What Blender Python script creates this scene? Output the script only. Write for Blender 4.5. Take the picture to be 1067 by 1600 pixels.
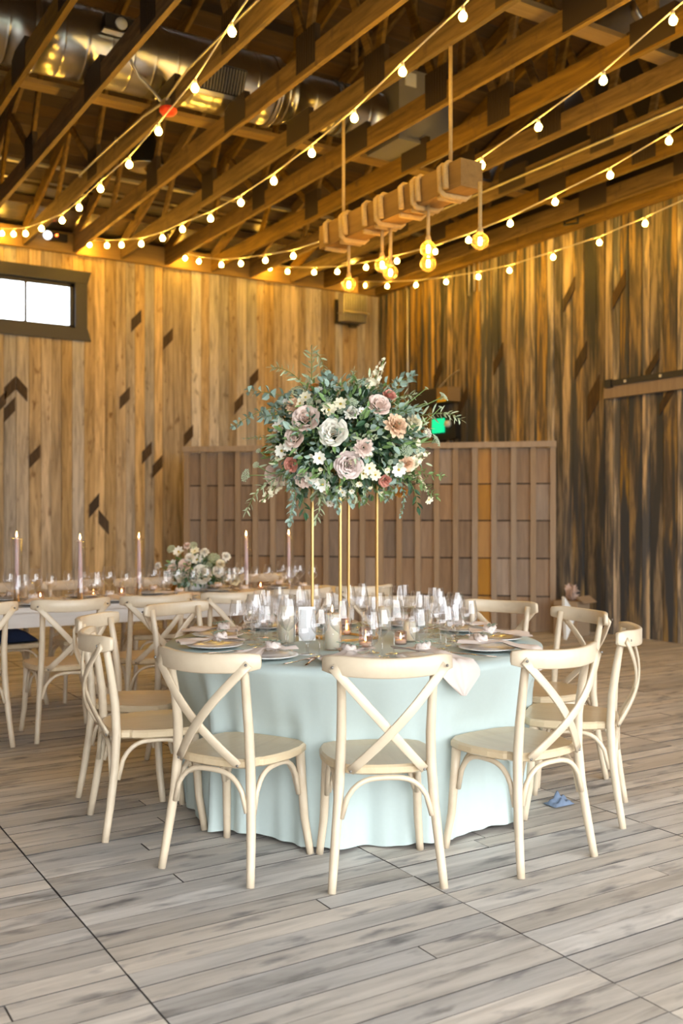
import bpy, math, random
from mathutils import Vector, Matrix, Euler
random.seed(7)
for o in list(bpy.data.objects): bpy.data.objects.remove(o)
S = bpy.context.scene
COL = S.collection
PI = math.pi
# ------------------------------------------------------------------ camera
FPX, CH, CX0, CY0 = 1540.0, 1.40, 533.5, 803.0
TH = math.atan(951 / FPX)
FW = Vector((math.sin(TH), math.cos(TH), 0)); RT = Vector((math.cos(TH), -math.sin(TH), 0))
cam = bpy.data.objects.new('camera', bpy.data.cameras.new('camera')); COL.objects.link(cam)
cam.location = (0, 0, CH); cam.rotation_euler = (PI / 2, 0, -TH)
cam.data.sensor_width = 36; cam.data.lens = FPX / 1600 * 36; cam.data.shift_y = 3 / 1600
cam.data.dof.use_dof = True; cam.data.dof.focus_distance = 4.35; cam.data.dof.aperture_fstop = 2.2
S.camera = cam
S.view_settings.view_transform = 'Standard'; S.view_settings.look = 'None'
S.view_settings.gamma = 1; S.view_settings.use_curve_mapping = False
S.view_settings.exposure = 0.17
S.cycles.transparent_max_bounces = 32
# ------------------------------------------------------------------ light
SKY = 7.4; BULB = 235.0
W = bpy.data.worlds.new('world'); S.world = W; W.use_nodes = True
bg = W.node_tree.nodes['Background']; bg.inputs[0].default_value = (0.93, 0.97, 1.0, 1); bg.inputs[1].default_value = SKY
def portal(loc, rot, sx, sy):
    l = bpy.data.lights.new('daylight_portal', 'AREA'); l.shape = 'RECTANGLE'; l.size = sx; l.size_y = sy
    l.cycles.is_portal = True
    o = bpy.data.objects.new('daylight_portal', l); COL.objects.link(o); o.location = loc; o.rotation_euler = rot
YR = -2.0                       # rear wall with the open barn doors
portal((2.6, YR, 2.1), (-PI / 2, 0, 0), 11.2, 4.2)
XW, YW, XL = 8.72, 13.0, -5.0   # right wall, left wall (far), hidden side wall
ZT = 4.85                       # underside of the truss bottom chords

def gp(px, py, z=0.0):
    d = FPX * (CH - z) / (py - CY0); v = RT * ((px - CX0) / FPX * d) + FW * d; return Vector((v.x, v.y, z))
def at(px, py, d):
    v = RT * ((px - CX0) / FPX * d) + FW * d; return Vector((v.x, v.y, CH - (py - CY0) / FPX * d))
def onx(px, py, X):
    r = RT * ((px - CX0) / FPX) + FW; return at(px, py, X / r.x)
def ony(px, py, Y):
    r = RT * ((px - CX0) / FPX) + FW; return at(px, py, Y / r.y)
def proj(p):
    d = p[0] * FW.x + p[1] * FW.y
    if d < .3: return None
    return (CX0 + FPX * (p[0] * RT.x + p[1] * RT.y) / d, CY0 - FPX * (p[2] - CH) / d)

# ------------------------------------------------------------------ materials
def newmat(name):
    m = bpy.data.materials.new(name); m.use_nodes = True
    nt = m.node_tree; return m, nt, nt.nodes['Principled BSDF']
def ramp(nt, cols, pos=None):
    r = nt.nodes.new('ShaderNodeValToRGB'); e = r.color_ramp.elements
    n = len(cols); pos = pos or [i / (n - 1) for i in range(n)]
    while len(e) < n: e.new(0.5)
    for i in range(n): e[i].position = pos[i]; e[i].color = (*cols[i], 1)
    return r
def math_n(nt, op, a=None, b=None):
    n = nt.nodes.new('ShaderNodeMath'); n.operation = op
    for i, x in enumerate((a, b)):
        if x is None: continue
        if isinstance(x, (int, float)): n.inputs[i].default_value = x
        else: nt.links.new(x, n.inputs[i])
    return n.outputs[0]
def wood(name, cols, scale=(1, 12, 12), rough=.7, var=.5, hue=.0, blotch=None, bump=.15, knots=0, pos=None, nscale=2.2):
    """cols: dark..light grain ramp; scale stretches the noise; var: value change from board to board"""
    m, nt, b = newmat(name); L = nt.links.new
    tc = nt.nodes.new('ShaderNodeTexCoord'); oi = nt.nodes.new('ShaderNodeObjectInfo'); ge = nt.nodes.new('ShaderNodeNewGeometry')
    rnd = math_n(nt, 'FRACT', math_n(nt, 'ADD', math_n(nt, 'MULTIPLY', oi.outputs['Random'], 3.7), math_n(nt, 'MULTIPLY', ge.outputs['Random Per Island'], 5.3)))
    off = nt.nodes.new('ShaderNodeCombineXYZ')
    for i, k in enumerate((37., 53., 71.)): L(math_n(nt, 'MULTIPLY', rnd, k), off.inputs[i])
    add = nt.nodes.new('ShaderNodeVectorMath'); add.operation = 'ADD'; L(tc.outputs['Object'], add.inputs[0]); L(off.outputs[0], add.inputs[1])
    mp = nt.nodes.new('ShaderNodeMapping'); mp.inputs['Scale'].default_value = scale; L(add.outputs[0], mp.inputs[0])
    n1 = nt.nodes.new('ShaderNodeTexNoise'); n1.inputs['Scale'].default_value = nscale; n1.inputs['Detail'].default_value = 7; n1.inputs['Roughness'].default_value = .62; n1.inputs['Distortion'].default_value = .6
    L(mp.outputs[0], n1.inputs['Vector'])
    r = ramp(nt, cols, pos); L(n1.outputs[0], r.inputs[0]); col = r.outputs[0]
    if blotch:
        n2 = nt.nodes.new('ShaderNodeTexNoise'); n2.inputs['Scale'].default_value = blotch[1]; n2.inputs['Detail'].default_value = 4
        mp2 = nt.nodes.new('ShaderNodeMapping'); mp2.inputs['Scale'].default_value = blotch[4] if len(blotch) > 4 else (1, 2.2, 1); L(add.outputs[0], mp2.inputs[0]); L(mp2.outputs[0], n2.inputs['Vector'])
        r2 = ramp(nt, [(0, 0, 0), (1, 1, 1)], [blotch[2], blotch[3]]); L(n2.outputs[0], r2.inputs[0])
        mx = nt.nodes.new('ShaderNodeMix'); mx.data_type = 'RGBA'; L(r2.outputs[0], mx.inputs[0]); L(col, mx.inputs[6]); mx.inputs[7].default_value = (*blotch[0], 1); col = mx.outputs[2]
    hs = nt.nodes.new('ShaderNodeHueSaturation'); L(col, hs.inputs['Color'])
    L(math_n(nt, 'ADD', math_n(nt, 'MULTIPLY', rnd, var), 1 - var * .5), hs.inputs['Value'])
    if hue:
        r3 = math_n(nt, 'FRACT', math_n(nt, 'MULTIPLY', rnd, 7.13))
        L(math_n(nt, 'ADD', math_n(nt, 'MULTIPLY', r3, hue), 1 - hue * .5), hs.inputs['Saturation'])
    L(hs.outputs[0], b.inputs['Base Color']); b.inputs['Roughness'].default_value = rough
    if bump:
        bp = nt.nodes.new('ShaderNodeBump'); bp.inputs['Strength'].default_value = bump; bp.inputs['Distance'].default_value = .01
        L(n1.outputs[0], bp.inputs['Height']); L(bp.outputs[0], b.inputs['Normal'])
    return m
def plain(name, col, rough=.5, metal=0, var=0.0, trans=0, noise=0, nsc=30, sss=0):
    m, nt, b = newmat(name); L = nt.links.new
    b.inputs['Roughness'].default_value = rough; b.inputs['Metallic'].default_value = metal
    tc = nt.nodes.new('ShaderNodeTexCoord'); n = nt.nodes.new('ShaderNodeTexNoise'); n.inputs['Scale'].default_value = nsc; n.inputs['Detail'].default_value = 3
    L(tc.outputs['Object'], n.inputs['Vector'])
    oi = nt.nodes.new('ShaderNodeObjectInfo'); ge = nt.nodes.new('ShaderNodeNewGeometry')
    rnd = math_n(nt, 'FRACT', math_n(nt, 'ADD', math_n(nt, 'MULTIPLY', oi.outputs['Random'], 3.7), math_n(nt, 'MULTIPLY', ge.outputs['Random Per Island'], 5.3)))
    hs = nt.nodes.new('ShaderNodeHueSaturation'); hs.inputs['Color'].default_value = (*col, 1)
    v = math_n(nt, 'ADD', math_n(nt, 'MULTIPLY', n.outputs[0], noise or .06), math_n(nt, 'ADD', math_n(nt, 'MULTIPLY', rnd, var), 1 - (noise or .06) * .5 - var * .5))
    L(v, hs.inputs['Value']); L(hs.outputs[0], b.inputs['Base Color'])
    if sss: b.inputs['Subsurface Weight'].default_value = sss; b.inputs['Subsurface Radius'].default_value = (.02, .012, .008)
    return m
def emit(name, col, s):
    m, nt, b = newmat(name); b.inputs['Base Color'].default_value = (*col, 1)
    b.inputs['Emission Color'].default_value = (*col, 1); b.inputs['Emission Strength'].default_value = s; return m
def glass(name, tint=(1, 1, 1), gl=1.0, ior=1.45, rough=.02, k0=2.0, pw=2.1):
    m = bpy.data.materials.new(name); m.use_nodes = True; nt = m.node_tree; nt.nodes.clear(); L = nt.links.new
    out = nt.nodes.new('ShaderNodeOutputMaterial'); t = nt.nodes.new('ShaderNodeBsdfTransparent'); t.inputs[0].default_value = (*tint, 1)
    g = nt.nodes.new('ShaderNodeBsdfGlossy'); g.inputs['Roughness'].default_value = rough; g.inputs['Color'].default_value = (gl, gl, gl, 1)
    lw = nt.nodes.new('ShaderNodeLayerWeight'); lw.inputs[0].default_value = .5; f0 = ((ior - 1) / (ior + 1)) ** 2 * k0
    fr = math_n(nt, 'ADD', math_n(nt, 'MULTIPLY', math_n(nt, 'POWER', lw.outputs['Facing'], pw), .9 - f0), f0)     # Schlick reflectance of a thin wall
    mx = nt.nodes.new('ShaderNodeMixShader'); L(fr, mx.inputs[0]); L(t.outputs[0], mx.inputs[1]); L(g.outputs[0], mx.inputs[2]); L(mx.outputs[0], out.inputs[0])
    return m
M = {}
M['floor'] = wood('weathered floor board', [(.19, .175, .162), (.42, .385, .345), (.55, .505, .455), (.64, .59, .535)], (1.0, 9, 9), .6, .38, .7, blotch=((.13, .125, .132), 4.6, .56, .74, (.9, 2.8, 2.8)), bump=.2, pos=[.2, .40, .6, .85])
M['floorgap'] = plain('dark floor gap', (.06, .053, .048), .9)
M['wallL'] = wood('tan barn siding', [(.15, .115, .08), (.35, .275, .19), (.52, .415, .29), (.64, .52, .375)], (9, 9, .7), .75, .65, 1.1, blotch=((.16, .10, .06), 5, .62, .76, (2.5, 2.5, 1)), pos=[.25, .42, .58, .78])
M['wallR'] = wood('weathered bark edged siding', [(.045, .04, .036), (.15, .12, .09), (.40, .28, .14), (.55, .405, .22)], (5, 5, .5), .8, 1.0, .9, blotch=((.06, .063, .07), 2.6, .48, .58, (3.0, 3.0, .22)), bump=.4, pos=[.3, .45, .56, .75])
M['inlay'] = wood('dark siding patch', [(.02, .013, .008), (.05, .03, .016), (.15, .085, .035)], (10, 10, 2), .8, .4, .3)
M['backing'] = plain('dark wall backing', (.035, .025, .018), .95)
M['joist'] = wood('truss lumber', [(.075, .045, .011), (.20, .115, .026), (.30, .182, .043)], (9, .8, 9), .75, .35, .3, blotch=((.12, .07, .03), 4, .6, .75), pos=[.25, .5, .75])
M['joistx'] = wood('brace lumber', [(.16, .1, .035), (.30, .185, .06), (.40, .26, .09)], (.8, 9, 9), .75, .3, .3)
M['roof'] = wood('roof sheathing board', [(.028, .017, .009), (.075, .044, .02), (.13, .078, .034)], (.6, 8, 8), .85, .6, .4)
M['plate'] = plain('dark connector plate', (.055, .036, .022), .6, .2)
M['galv'] = plain('galvanised sheet', (.62, .60, .56), .28, 1.0, noise=.3, nsc=9)
M['steel'] = plain('conduit steel', (.62, .60, .57), .4, .7)
M['dgrey'] = plain('grey painted sheet', (.28, .27, .26), .55, .2)
M['black'] = plain('black metal', (.018, .018, .02), .45, .3)
M['red'] = plain('red alarm plastic', (.75, .06, .02), .4)
M['screenB'] = wood('screen batten wood', [(.19, .135, .09), (.31, .225, .15), (.40, .295, .20)], (9, 9, .8), .75, .25, .3)
M['screenP'] = wood('screen panel wood', [(.12, .08, .055), (.25, .175, .12), (.38, .27, .18)], (9, 9, 1.0), .75, .5, .5)
M['screenO'] = wood('screen panel orange wood', [(.16, .09, .05), (.40, .20, .04), (.50, .27, .06)], (6, 6, 1.0), .7, .2, .2)
M['chair'] = wood('limewashed chair wood', [(.50, .39, .265), (.64, .525, .38), (.70, .60, .455)], (5, 5, 5), .34, .05, 0, bump=.04, nscale=1.6)
M['seat'] = wood('limewashed seat wood', [(.47, .35, .205), (.60, .47, .30), (.66, .54, .37)], (14, 1.2, 5), .28, .05, 0, bump=.03)
M['bolt'] = plain('small grey bolt', (.25, .23, .21), .4, .7)
M['cloth'] = plain('pale aqua tablecloth', (.50, .585, .565), .9, noise=.05, nsc=60)
M['tablew'] = wood('whitewashed table wood', [(.58, .53, .48), (.74, .69, .64), (.82, .78, .73)], (1, 10, 10), .5, .1, .1)
M['tableleg'] = plain('brown table leg', (.30, .2, .12), .6)
M['gold'] = plain('brushed gold', (.85, .56, .22), .28, 1.0)
M['china'] = plain('white china', (.82, .81, .79), .12)
M['silver'] = plain('rose gold cutlery', (.78, .60, .50), .16, 1.0)
M['napkin'] = plain('blush napkin', (.72, .62, .565), .95, noise=.06, nsc=40)
M['napkin2'] = plain('taupe napkin', (.58, .43, .36), .95, noise=.08, nsc=40)
M['glass'] = glass('clear glass', (.975, .975, .985))
M['cyl'] = glass('clear glass cylinder', (.97, .97, .97))
M['pinkglass'] = glass('blush votive glass', (.93, .78, .76), .9, 1.6)
M['globe'] = glass('globe glass', (.93, .82, .62), 1.0, 1.5, .02, 2.5, 1.6)
nt = M['globe'].node_tree; o_ = nt.nodes['Material Output']; mx_ = nt.nodes.new('ShaderNodeMixShader'); tl_ = nt.nodes.new('ShaderNodeBsdfTranslucent'); tl_.inputs[0].default_value = (.9, .62, .3, 1)
mx_.inputs[0].default_value = .035; nt.links.new(o_.inputs[0].links[0].from_socket, mx_.inputs[1]); nt.links.new(tl_.outputs[0], mx_.inputs[2]); nt.links.new(mx_.outputs[0], o_.inputs[0])   # translucent amber mixed in so the clear globe glows around its filament
M['wax'] = plain('ivory wax', (.82, .74, .58), .5, sss=.4)
M['taper'] = plain('dusty lilac taper wax', (.74, .55, .55), .5, sss=.3)
M['flame'] = emit('candle flame', (1, .55, .2), 26)
M['bulb'] = emit('warm bulb', (1, .55, .06), BULB)
M['filament'] = emit('globe filament', (1, .55, .07), BULB * 1.6)
M['socket'] = plain('white lamp socket', (.75, .70, .62), .5)
M['cord'] = plain('white light cord', (.70, .64, .55), .6)
M['rope'] = wood('jute rope', [(.36, .25, .11), (.55, .40, .19), (.66, .50, .26)], (18, 18, 18), .9, .1, 0)
M['beam'] = wood('rough beam timber', [(.16, .09, .03), (.28, .165, .055), (.38, .235, .08)], (8, .9, 8), .8, .1, 0)
M['dark'] = plain('dark bronze window frame', (.030, .026, .026), .5)
M['pane'] = glass('window pane', (.96, .98, 1.0), k0=1.2, pw=5)
M['green'] = emit('green sign face', (.0, .62, .28), 1.1)
M['amber'] = plain('tan speaker front', (.26, .17, .075), .6)
M['yellow'] = plain('yellow sticker', (.8, .5, .03), .6)
M['whitelens'] = emit('white lens', (.9, .95, 1), 1.6)
M['redled'] = emit('red indicator', (1, .12, .02), 9)
M['card'] = plain('cardboard', (.33, .235, .15), .85)
M['paper'] = plain('white card', (.78, .80, .80), .7)
M['navy'] = plain('navy fabric', (.015, .03, .085), .9, noise=.5, nsc=12)
M['blue'] = plain('light blue fabric', (.16, .21, .30), .9, noise=.4, nsc=25)
M['ground'] = plain('dark ground', (.10, .11, .08), .95, noise=.3)
M['shrub'] = plain('outdoor leaves', (.16, .28, .10), .8, var=.5)
# flowers
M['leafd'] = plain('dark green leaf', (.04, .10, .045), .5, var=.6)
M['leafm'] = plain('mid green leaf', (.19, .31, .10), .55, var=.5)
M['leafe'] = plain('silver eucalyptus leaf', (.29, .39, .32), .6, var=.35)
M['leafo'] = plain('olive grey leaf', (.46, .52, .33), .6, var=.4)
M['stem'] = plain('green stem', (.16, .26, .08), .6)
M['f_white'] = plain('white petal', (.90, .86, .76), .7, var=.06, sss=.1)
M['f_cream'] = plain('cream petal', (.88, .80, .58), .7, var=.12)
M['f_blush'] = plain('blush petal', (.87, .69, .60), .7, var=.08)
M['f_mauve'] = plain('mauve blush petal', (.82, .68, .63), .7, var=.08)
M['f_peach'] = plain('peach petal', (.86, .60, .40), .7, var=.12)
M['f_coral'] = plain('coral petal', (.74, .33, .25), .7, var=.1)
M['f_rust'] = plain('rust petal', (.55, .22, .03), .7, var=.1)
M['f_green'] = plain('pale green floret', (.55, .64, .45), .7, var=.15)
M['f_heart'] = plain('yellow flower heart', (.55, .40, .06), .8)

# ------------------------------------------------------------------ mesh builder
class MB:
    def __init__(s): s.v = []; s.f = []
    def add(s, vs, fs):
        k = len(s.v); s.v += [tuple(p) for p in vs]; s.f += [tuple(i + k for i in q) for q in fs]; return s
    def box(s, c, d, rot=None):
        hx, hy, hz = d[0] / 2, d[1] / 2, d[2] / 2
        vs = [Vector((x, y, z)) for x in (-hx, hx) for y in (-hy, hy) for z in (-hz, hz)]
        if rot is not None: vs = [rot @ p for p in vs]
        c = Vector(c)
        return s.add([p + c for p in vs], [(0, 1, 3, 2), (4, 6, 7, 5), (0, 4, 5, 1), (2, 3, 7, 6), (0, 2, 6, 4), (1, 5, 7, 3)])
    def bbox(s, x0, x1, y0, y1, z0, z1): return s.box(((x0 + x1) / 2, (y0 + y1) / 2, (z0 + z1) / 2), (x1 - x0, y1 - y0, z1 - z0))
    def tube(s, pts, r, n=8, sec=None, up=None, closed=False):
        """sweep; r radius or list; sec=(w,t) gives an elliptic/rect section instead, up = direction of t"""
        pts = [Vector(p) for p in pts]; N = len(pts); rs = r if isinstance(r, (list, tuple)) else [r] * N
        vs = []; prev = None
        for i, p in enumerate(pts):
            if closed: t = pts[(i + 1) % N] - pts[i - 1]
            else: t = pts[min(i + 1, N - 1)] - pts[max(i - 1, 0)]
            t.normalize()
            if up is not None: a = Vector(up) - t * t.dot(Vector(up))
            elif prev is None: a = Vector((0, 0, 1)) if abs(t.z) < .9 else Vector((1, 0, 0)); a = a - t * t.dot(a)
            else: a = prev - t * t.dot(prev)
            a.normalize(); b = t.cross(a); prev = a
            if sec:
                w, h = sec[0] / 2 * rs[i], sec[1] / 2 * rs[i]
                c = min(w, h) * .35
                for (q, e) in ((w, h - c), (w - c, h), (-w + c, h), (-w, h - c), (-w, -h + c), (-w + c, -h), (w - c, -h), (w, -h + c)): vs.append(p + b * q + a * e)
            else:
                for k in range(n): vs.append(p + (a * math.cos(2 * PI * k / n) + b * math.sin(2 * PI * k / n)) * rs[i])
        m = 8 if sec else n; fs = []
        for i in range(N if closed else N - 1):
            j = (i + 1) % N
            for k in range(m): fs.append((i * m + k, j * m + k, j * m + (k + 1) % m, i * m + (k + 1) % m))
        if not closed: fs.append(tuple(range(m))); fs.append(tuple((N - 1) * m + k for k in reversed(range(m))))
        return s.add(vs, fs)
    def lathe(s, prof, n=20, c=(0, 0, 0), cap=True):
        vs = []; fs = []
        for r, z in prof:
            for k in range(n): vs.append((c[0] + r * math.cos(2 * PI * k / n), c[1] + r * math.sin(2 * PI * k / n), c[2] + z))
        for i in range(len(prof) - 1):
            for k in range(n): fs.append((i * n + k, i * n + (k + 1) % n, (i + 1) * n + (k + 1) % n, (i + 1) * n + k))
        if cap and prof[0][0] > 1e-5: fs.append(tuple(reversed(range(n))))
        if cap and prof[-1][0] > 1e-5 and prof[-1] != prof[0]: fs.append(tuple((len(prof) - 1) * n + k for k in range(n)))
        return s.add(vs, fs)
    def grid(s, fn, nu, nv, loop=False):
        vs = [fn(i / (nu if loop else nu - 1), j / (nv - 1)) for i in range(nu) for j in range(nv)]; fs = []
        for i in range(nu if loop else nu - 1):
            for j in range(nv - 1):
                a = i * nv + j; b = ((i + 1) % nu) * nv + j; fs.append((a, b, b + 1, a + 1))
        return s.add(vs, fs)
    def xf(s, mat): s.v = [tuple(mat @ Vector(p)) for p in s.v]; return s
    def mesh(s, name, mat, smooth=False):
        me = bpy.data.meshes.new(name); me.from_pydata(s.v, [], s.f); me.update()
        if smooth: me.shade_smooth() if hasattr(me, 'shade_smooth') else None
        me.materials.append(mat if not isinstance(mat, str) else M[mat]); return me
    def build(s, name, mat, parent=None, smooth=False, loc=None):
        return link(name, s.mesh(name, mat, smooth), parent, loc)
def dark_sides(me):  # upright faces of a plank take the dark gap colour
    me.materials.append(M['floorgap'])
    for p in me.polygons:
        if abs(p.normal.z) < .5: p.material_index = 1
    return me
def link(name, me, parent=None, loc=None):
    o = bpy.data.objects.new(name, me); COL.objects.link(o)
    if parent is not None: o.parent = parent
    if loc is not None: o.location = loc
    return o
def tag(o, label=None, cat=None, group=None, kind=None):
    if label: o['label'] = label
    if cat: o['category'] = cat
    if group: o['group'] = group
    if kind: o['kind'] = kind
    return o
def empty(name, loc=(0, 0, 0), rz=0):
    o = bpy.data.objects.new(name, None); COL.objects.link(o); o.location = loc; o.rotation_euler = (0, 0, rz); o.empty_display_size = .1; return o
def copy_tree(o, parent=None):
    c = o.copy(); COL.objects.link(c)
    if parent is not None: c.parent = parent
    for ch in list(o.children): copy_tree(ch, c)
    return c
def wob(p, q, n, sag=0.0):
    p = Vector(p); q = Vector(q); out = []
    for i in range(n + 1):
        t = i / n; v = p.lerp(q, t); v.z -= sag * 4 * t * (1 - t); out.append(v)
    return out

# ================================================================== SETTING
# floor -------------------------------------------------------------
fl = MB().bbox(XL, XW + .1, YR, YW + .1, -.12, -.022).build('floor', 'floorgap'); tag(fl, kind='structure')
seams = [1.02 - 1.245 * k for k in range(5, 0, -1)] + [1.02, 2.24, 3.51, 4.83, 6.10, 7.37, XW]
cells = []
for i in range(len(seams) - 1):
    y = YR
    while y < YW - .02:
        w = .102
        x0, x1 = seams[i] + .003, seams[i + 1] - .003
        if random.random() < .2:
            xm = x0 + (x1 - x0) * random.uniform(.25, .75); cells.append((x0, xm - .0025, y, y + w - .004)); cells.append((xm + .0025, x1, y, y + w - .004))
        else: cells.append((x0, x1, y, y + w - .004))
        y += w
def parea(c):
    P = [proj((c[a], c[b], 0)) for a, b in ((0, 2), (1, 2), (1, 3), (0, 3))]
    if any(p is None for p in P): return 0
    if all(p[0] < -20 or p[0] > 1090 or p[1] > 1640 for p in P): return 0
    P = [(min(max(p[0], 0), 1067), min(max(p[1], 0), 1600)) for p in P]
    return abs(sum(P[k][0] * P[(k + 1) % 4][1] - P[(k + 1) % 4][0] * P[k][1] for k in range(4))) / 2
cells.sort(key=parea, reverse=True)
unit = {}
rest = MB()
for k, c in enumerate(cells):
    dz = random.uniform(-.003, .0)
    if k < 300:
        lx = round(c[1] - c[0], 3)
        if lx not in unit: unit[lx] = dark_sides(MB().box((0, 0, -.01), (lx, .098, .02)).mesh('plank', 'floor'))
        o = link('plank', unit[lx], fl, ((c[0] + c[1]) / 2, (c[2] + c[3]) / 2, dz))
        o.rotation_euler = (random.uniform(-.004, .004), 0, random.uniform(-.0008, .0008))
    else: rest.bbox(c[0], c[1], c[2], c[3], -.02, dz)
r = rest.build('plank_field', 'floor', fl); dark_sides(r.data); tag(r, kind='stuff')
g = MB().bbox(-60, 60, -60, 70, -.5, -.13).build('ground', 'ground'); tag(g, kind='structure')

# walls --------------------------------------------------------------
WX0, WX1, WZ0, WZ1 = 2.22, 3.86, 3.86, 4.46          # glazed opening of the window in the left wall
wl = MB(); t = .08
for (a, b, c, d) in ((XL, WX0, 0, 8), (WX1, XW + .2, 0, 8), (WX0, WX1, 0, WZ0), (WX0, WX1, WZ1, 8)): wl.bbox(a, b, YW + .02, YW + .1, c, d)
wl = wl.build('wall_left', 'backing'); tag(wl, kind='structure')
wr = MB().bbox(XW + .02, XW + .1, YR, YW + .1, 0, 8).build('wall_right', 'backing'); tag(wr, kind='structure')
def planks_left():
    x = XL
    while x < XW - .01:
        w = random.uniform(.12, .165); x1 = min(x + w, XW); o = random.uniform(0, .012)
        segs = [(0.0, 4.98)]
        if x1 > WX0 - .02 and x < WX1 + .02: segs = [(0, WZ0 - .06), (WZ1 + .06, 4.98)]
        for (a, b) in segs:
            mb = MB(); h = (b - a)
            q = MB().box((0, 0, h / 2), (x1 - x - .005, .02, h)).build('wall_plank', 'wallL', wl, False, ((x + x1) / 2, YW - o, a))
        x = x1
planks_left()
def planks_right():
    y = YR
    while y < YW - .02:
        w = random.uniform(.10, .20); y1 = min(y + w, YW - .012); o = random.uniform(0, .022)
        n = 9; ph = random.uniform(0, 9); vs = []
        # waney edges: board outline wobbles with height
        for i in range(n + 1):
            z = 4.98 * i / n; e0 = .006 * math.sin(ph + i * 1.7) ; e1 = .006 * math.sin(ph * 2 + i * 2.3)
            yc = (y + y1) / 2
            for (xx, yy) in ((-.011, y + .003 + abs(e0)), (.011, y + .003 + abs(e0)), (.011, y1 - .003 - abs(e1)), (-.011, y1 - .003 - abs(e1))): vs.append((xx, yy - yc, z))
        fs = [(0, 1, 2, 3), tuple(4 * n + k for k in (3, 2, 1, 0))]
        for i in range(n):
            for k in range(4): fs.append((4 * i + k, 4 * i + (k + 1) % 4, 4 * i + 4 + (k + 1) % 4, 4 * i + 4 + k))
        MB().add(vs, fs).build('wall_plank', 'wallR', wr, False, (XW - o, (y + y1) / 2, 0))
        y = y1
planks_right()
# dark diagonal patches let into the siding
def patch(P, wall, axis, w, h, slant):
    a, b = (-w / 2, w / 2); vs = []
    for (u, z) in ((a, -h / 2 - slant / 2), (b, -h / 2 + slant / 2), (b, h / 2 + slant / 2), (a, h / 2 - slant / 2)):
        for t_ in (-.006, .006): vs.append((u, t_, z) if axis == 'x' else (t_, -u, z))
    fs = [(0, 2, 4, 6), (7, 5, 3, 1), (0, 1, 3, 2), (2, 3, 5, 4), (4, 5, 7, 6), (6, 7, 1, 0)]
    MB().add(vs, fs).build('siding_patch', 'inlay', wall, False, P)
k = .375
for (u, v, s) in ((42, 605, 1), (91, 607, -1), (3, 665, 1), (568, 323, 1), (700, 398, 1), (520, 645, 1), (995, 668, 1), (785, 802, 1), (612, 873, 1), (656, 930, 1), (145, 888, 1), (1058, 565, 1)):
    p = ony(u * k, 380 + v * k, YW - .024); patch(p, wl, 'x', .14, .17, .15 * s)
for (px, py, s) in ((147, 790, 1), (162, 816, -1), (15, 640, 1)):
    p = ony(px, py, YW - .024); patch(p, wl, 'x', .14, .18, .16 * s)
k = .3815
for (u, v, hh) in ((805, 295, .3), (648, 585, .34), (700, 740, .5), (310, 580, .3), (62, 640, .3), (600, 315, .26), (940, 607, .2), (165, 755, .3), (1000, 740, .2)):
    p = onx(660 + u * k, 340 + v * k, XW - .034); patch(p, wr, 'y', .19, hh * .6, .24)
# rear wall with wide open doorway and hidden side wall, to close the barn
mb = MB()
for (a, b, c, d) in ((XL, -3.0, 0, 8), (8.2, XW + .1, 0, 8), (-3.0, 8.2, 4.2, 8)): mb.bbox(a, b, YR - .1, YR, c, d)
tag(mb.build('wall_rear', 'wallL'), kind='structure')
tag(MB().bbox(XL - .1, XL, YR - .1, YW + .1, 0, 8).build('wall_side', 'wallL'), kind='structure')
# window
win = empty('window_1', ((WX0 + WX1) / 2, YW, WZ0)); tag(win, kind='structure')
wx = (WX1 - WX0) / 2; wh = WZ1 - WZ0
def wp(n, x0, x1, z0, z1, y0, y1, m): return MB().bbox(x0, x1, y0, y1, z0, z1).build(n, m, win)
for (x0, x1, z0, z1) in ((-wx - .16, -wx, -.13, wh + .13), (wx, wx + .16, -.13, wh + .13)): wp('window_casing', x0, x1, z0, z1, -.05, -.014, 'dark')
def trap(z0, z1, n):
    vs = [(-wx - .16, z0), (wx + .16, z0), (wx + .21, z1), (-wx - .21, z1)]
    if n: vs = [(-wx - .21, z0), (wx + .21, z0), (wx + .16, z1), (-wx - .16, z1)]
    V = [(x, -.062, z) for x, z in vs] + [(x, -.014, z) for x, z in vs]
    MB().add(V, [(0, 1, 2, 3), (7, 6, 5, 4), (0, 4, 5, 1), (1, 5, 6, 2), (2, 6, 7, 3), (3, 7, 4, 0)]).build('window_casing', 'dark', win)
trap(wh, wh + .16, 0); trap(-.16, 0, 1)
for (x0, x1, z0, z1) in ((-wx, -wx + .05, 0, wh), (wx - .05, wx, 0, wh), (-wx, wx, 0, .045), (-wx, wx, wh - .045, wh), (wx - .64, wx - .61, .045, wh - .045), (wx - 1.14, wx - 1.11, .045, wh - .045)): wp('window_frame', x0, x1, z0, z1, .03, .07, 'dark')
for (x0, x1) in ((-wx + .05, wx - 1.14), (wx - 1.11, wx - .64), (wx - .61, wx - .05)): wp('pane', x0, x1, .045, wh - .045, .048, .052, 'pane')
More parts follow.
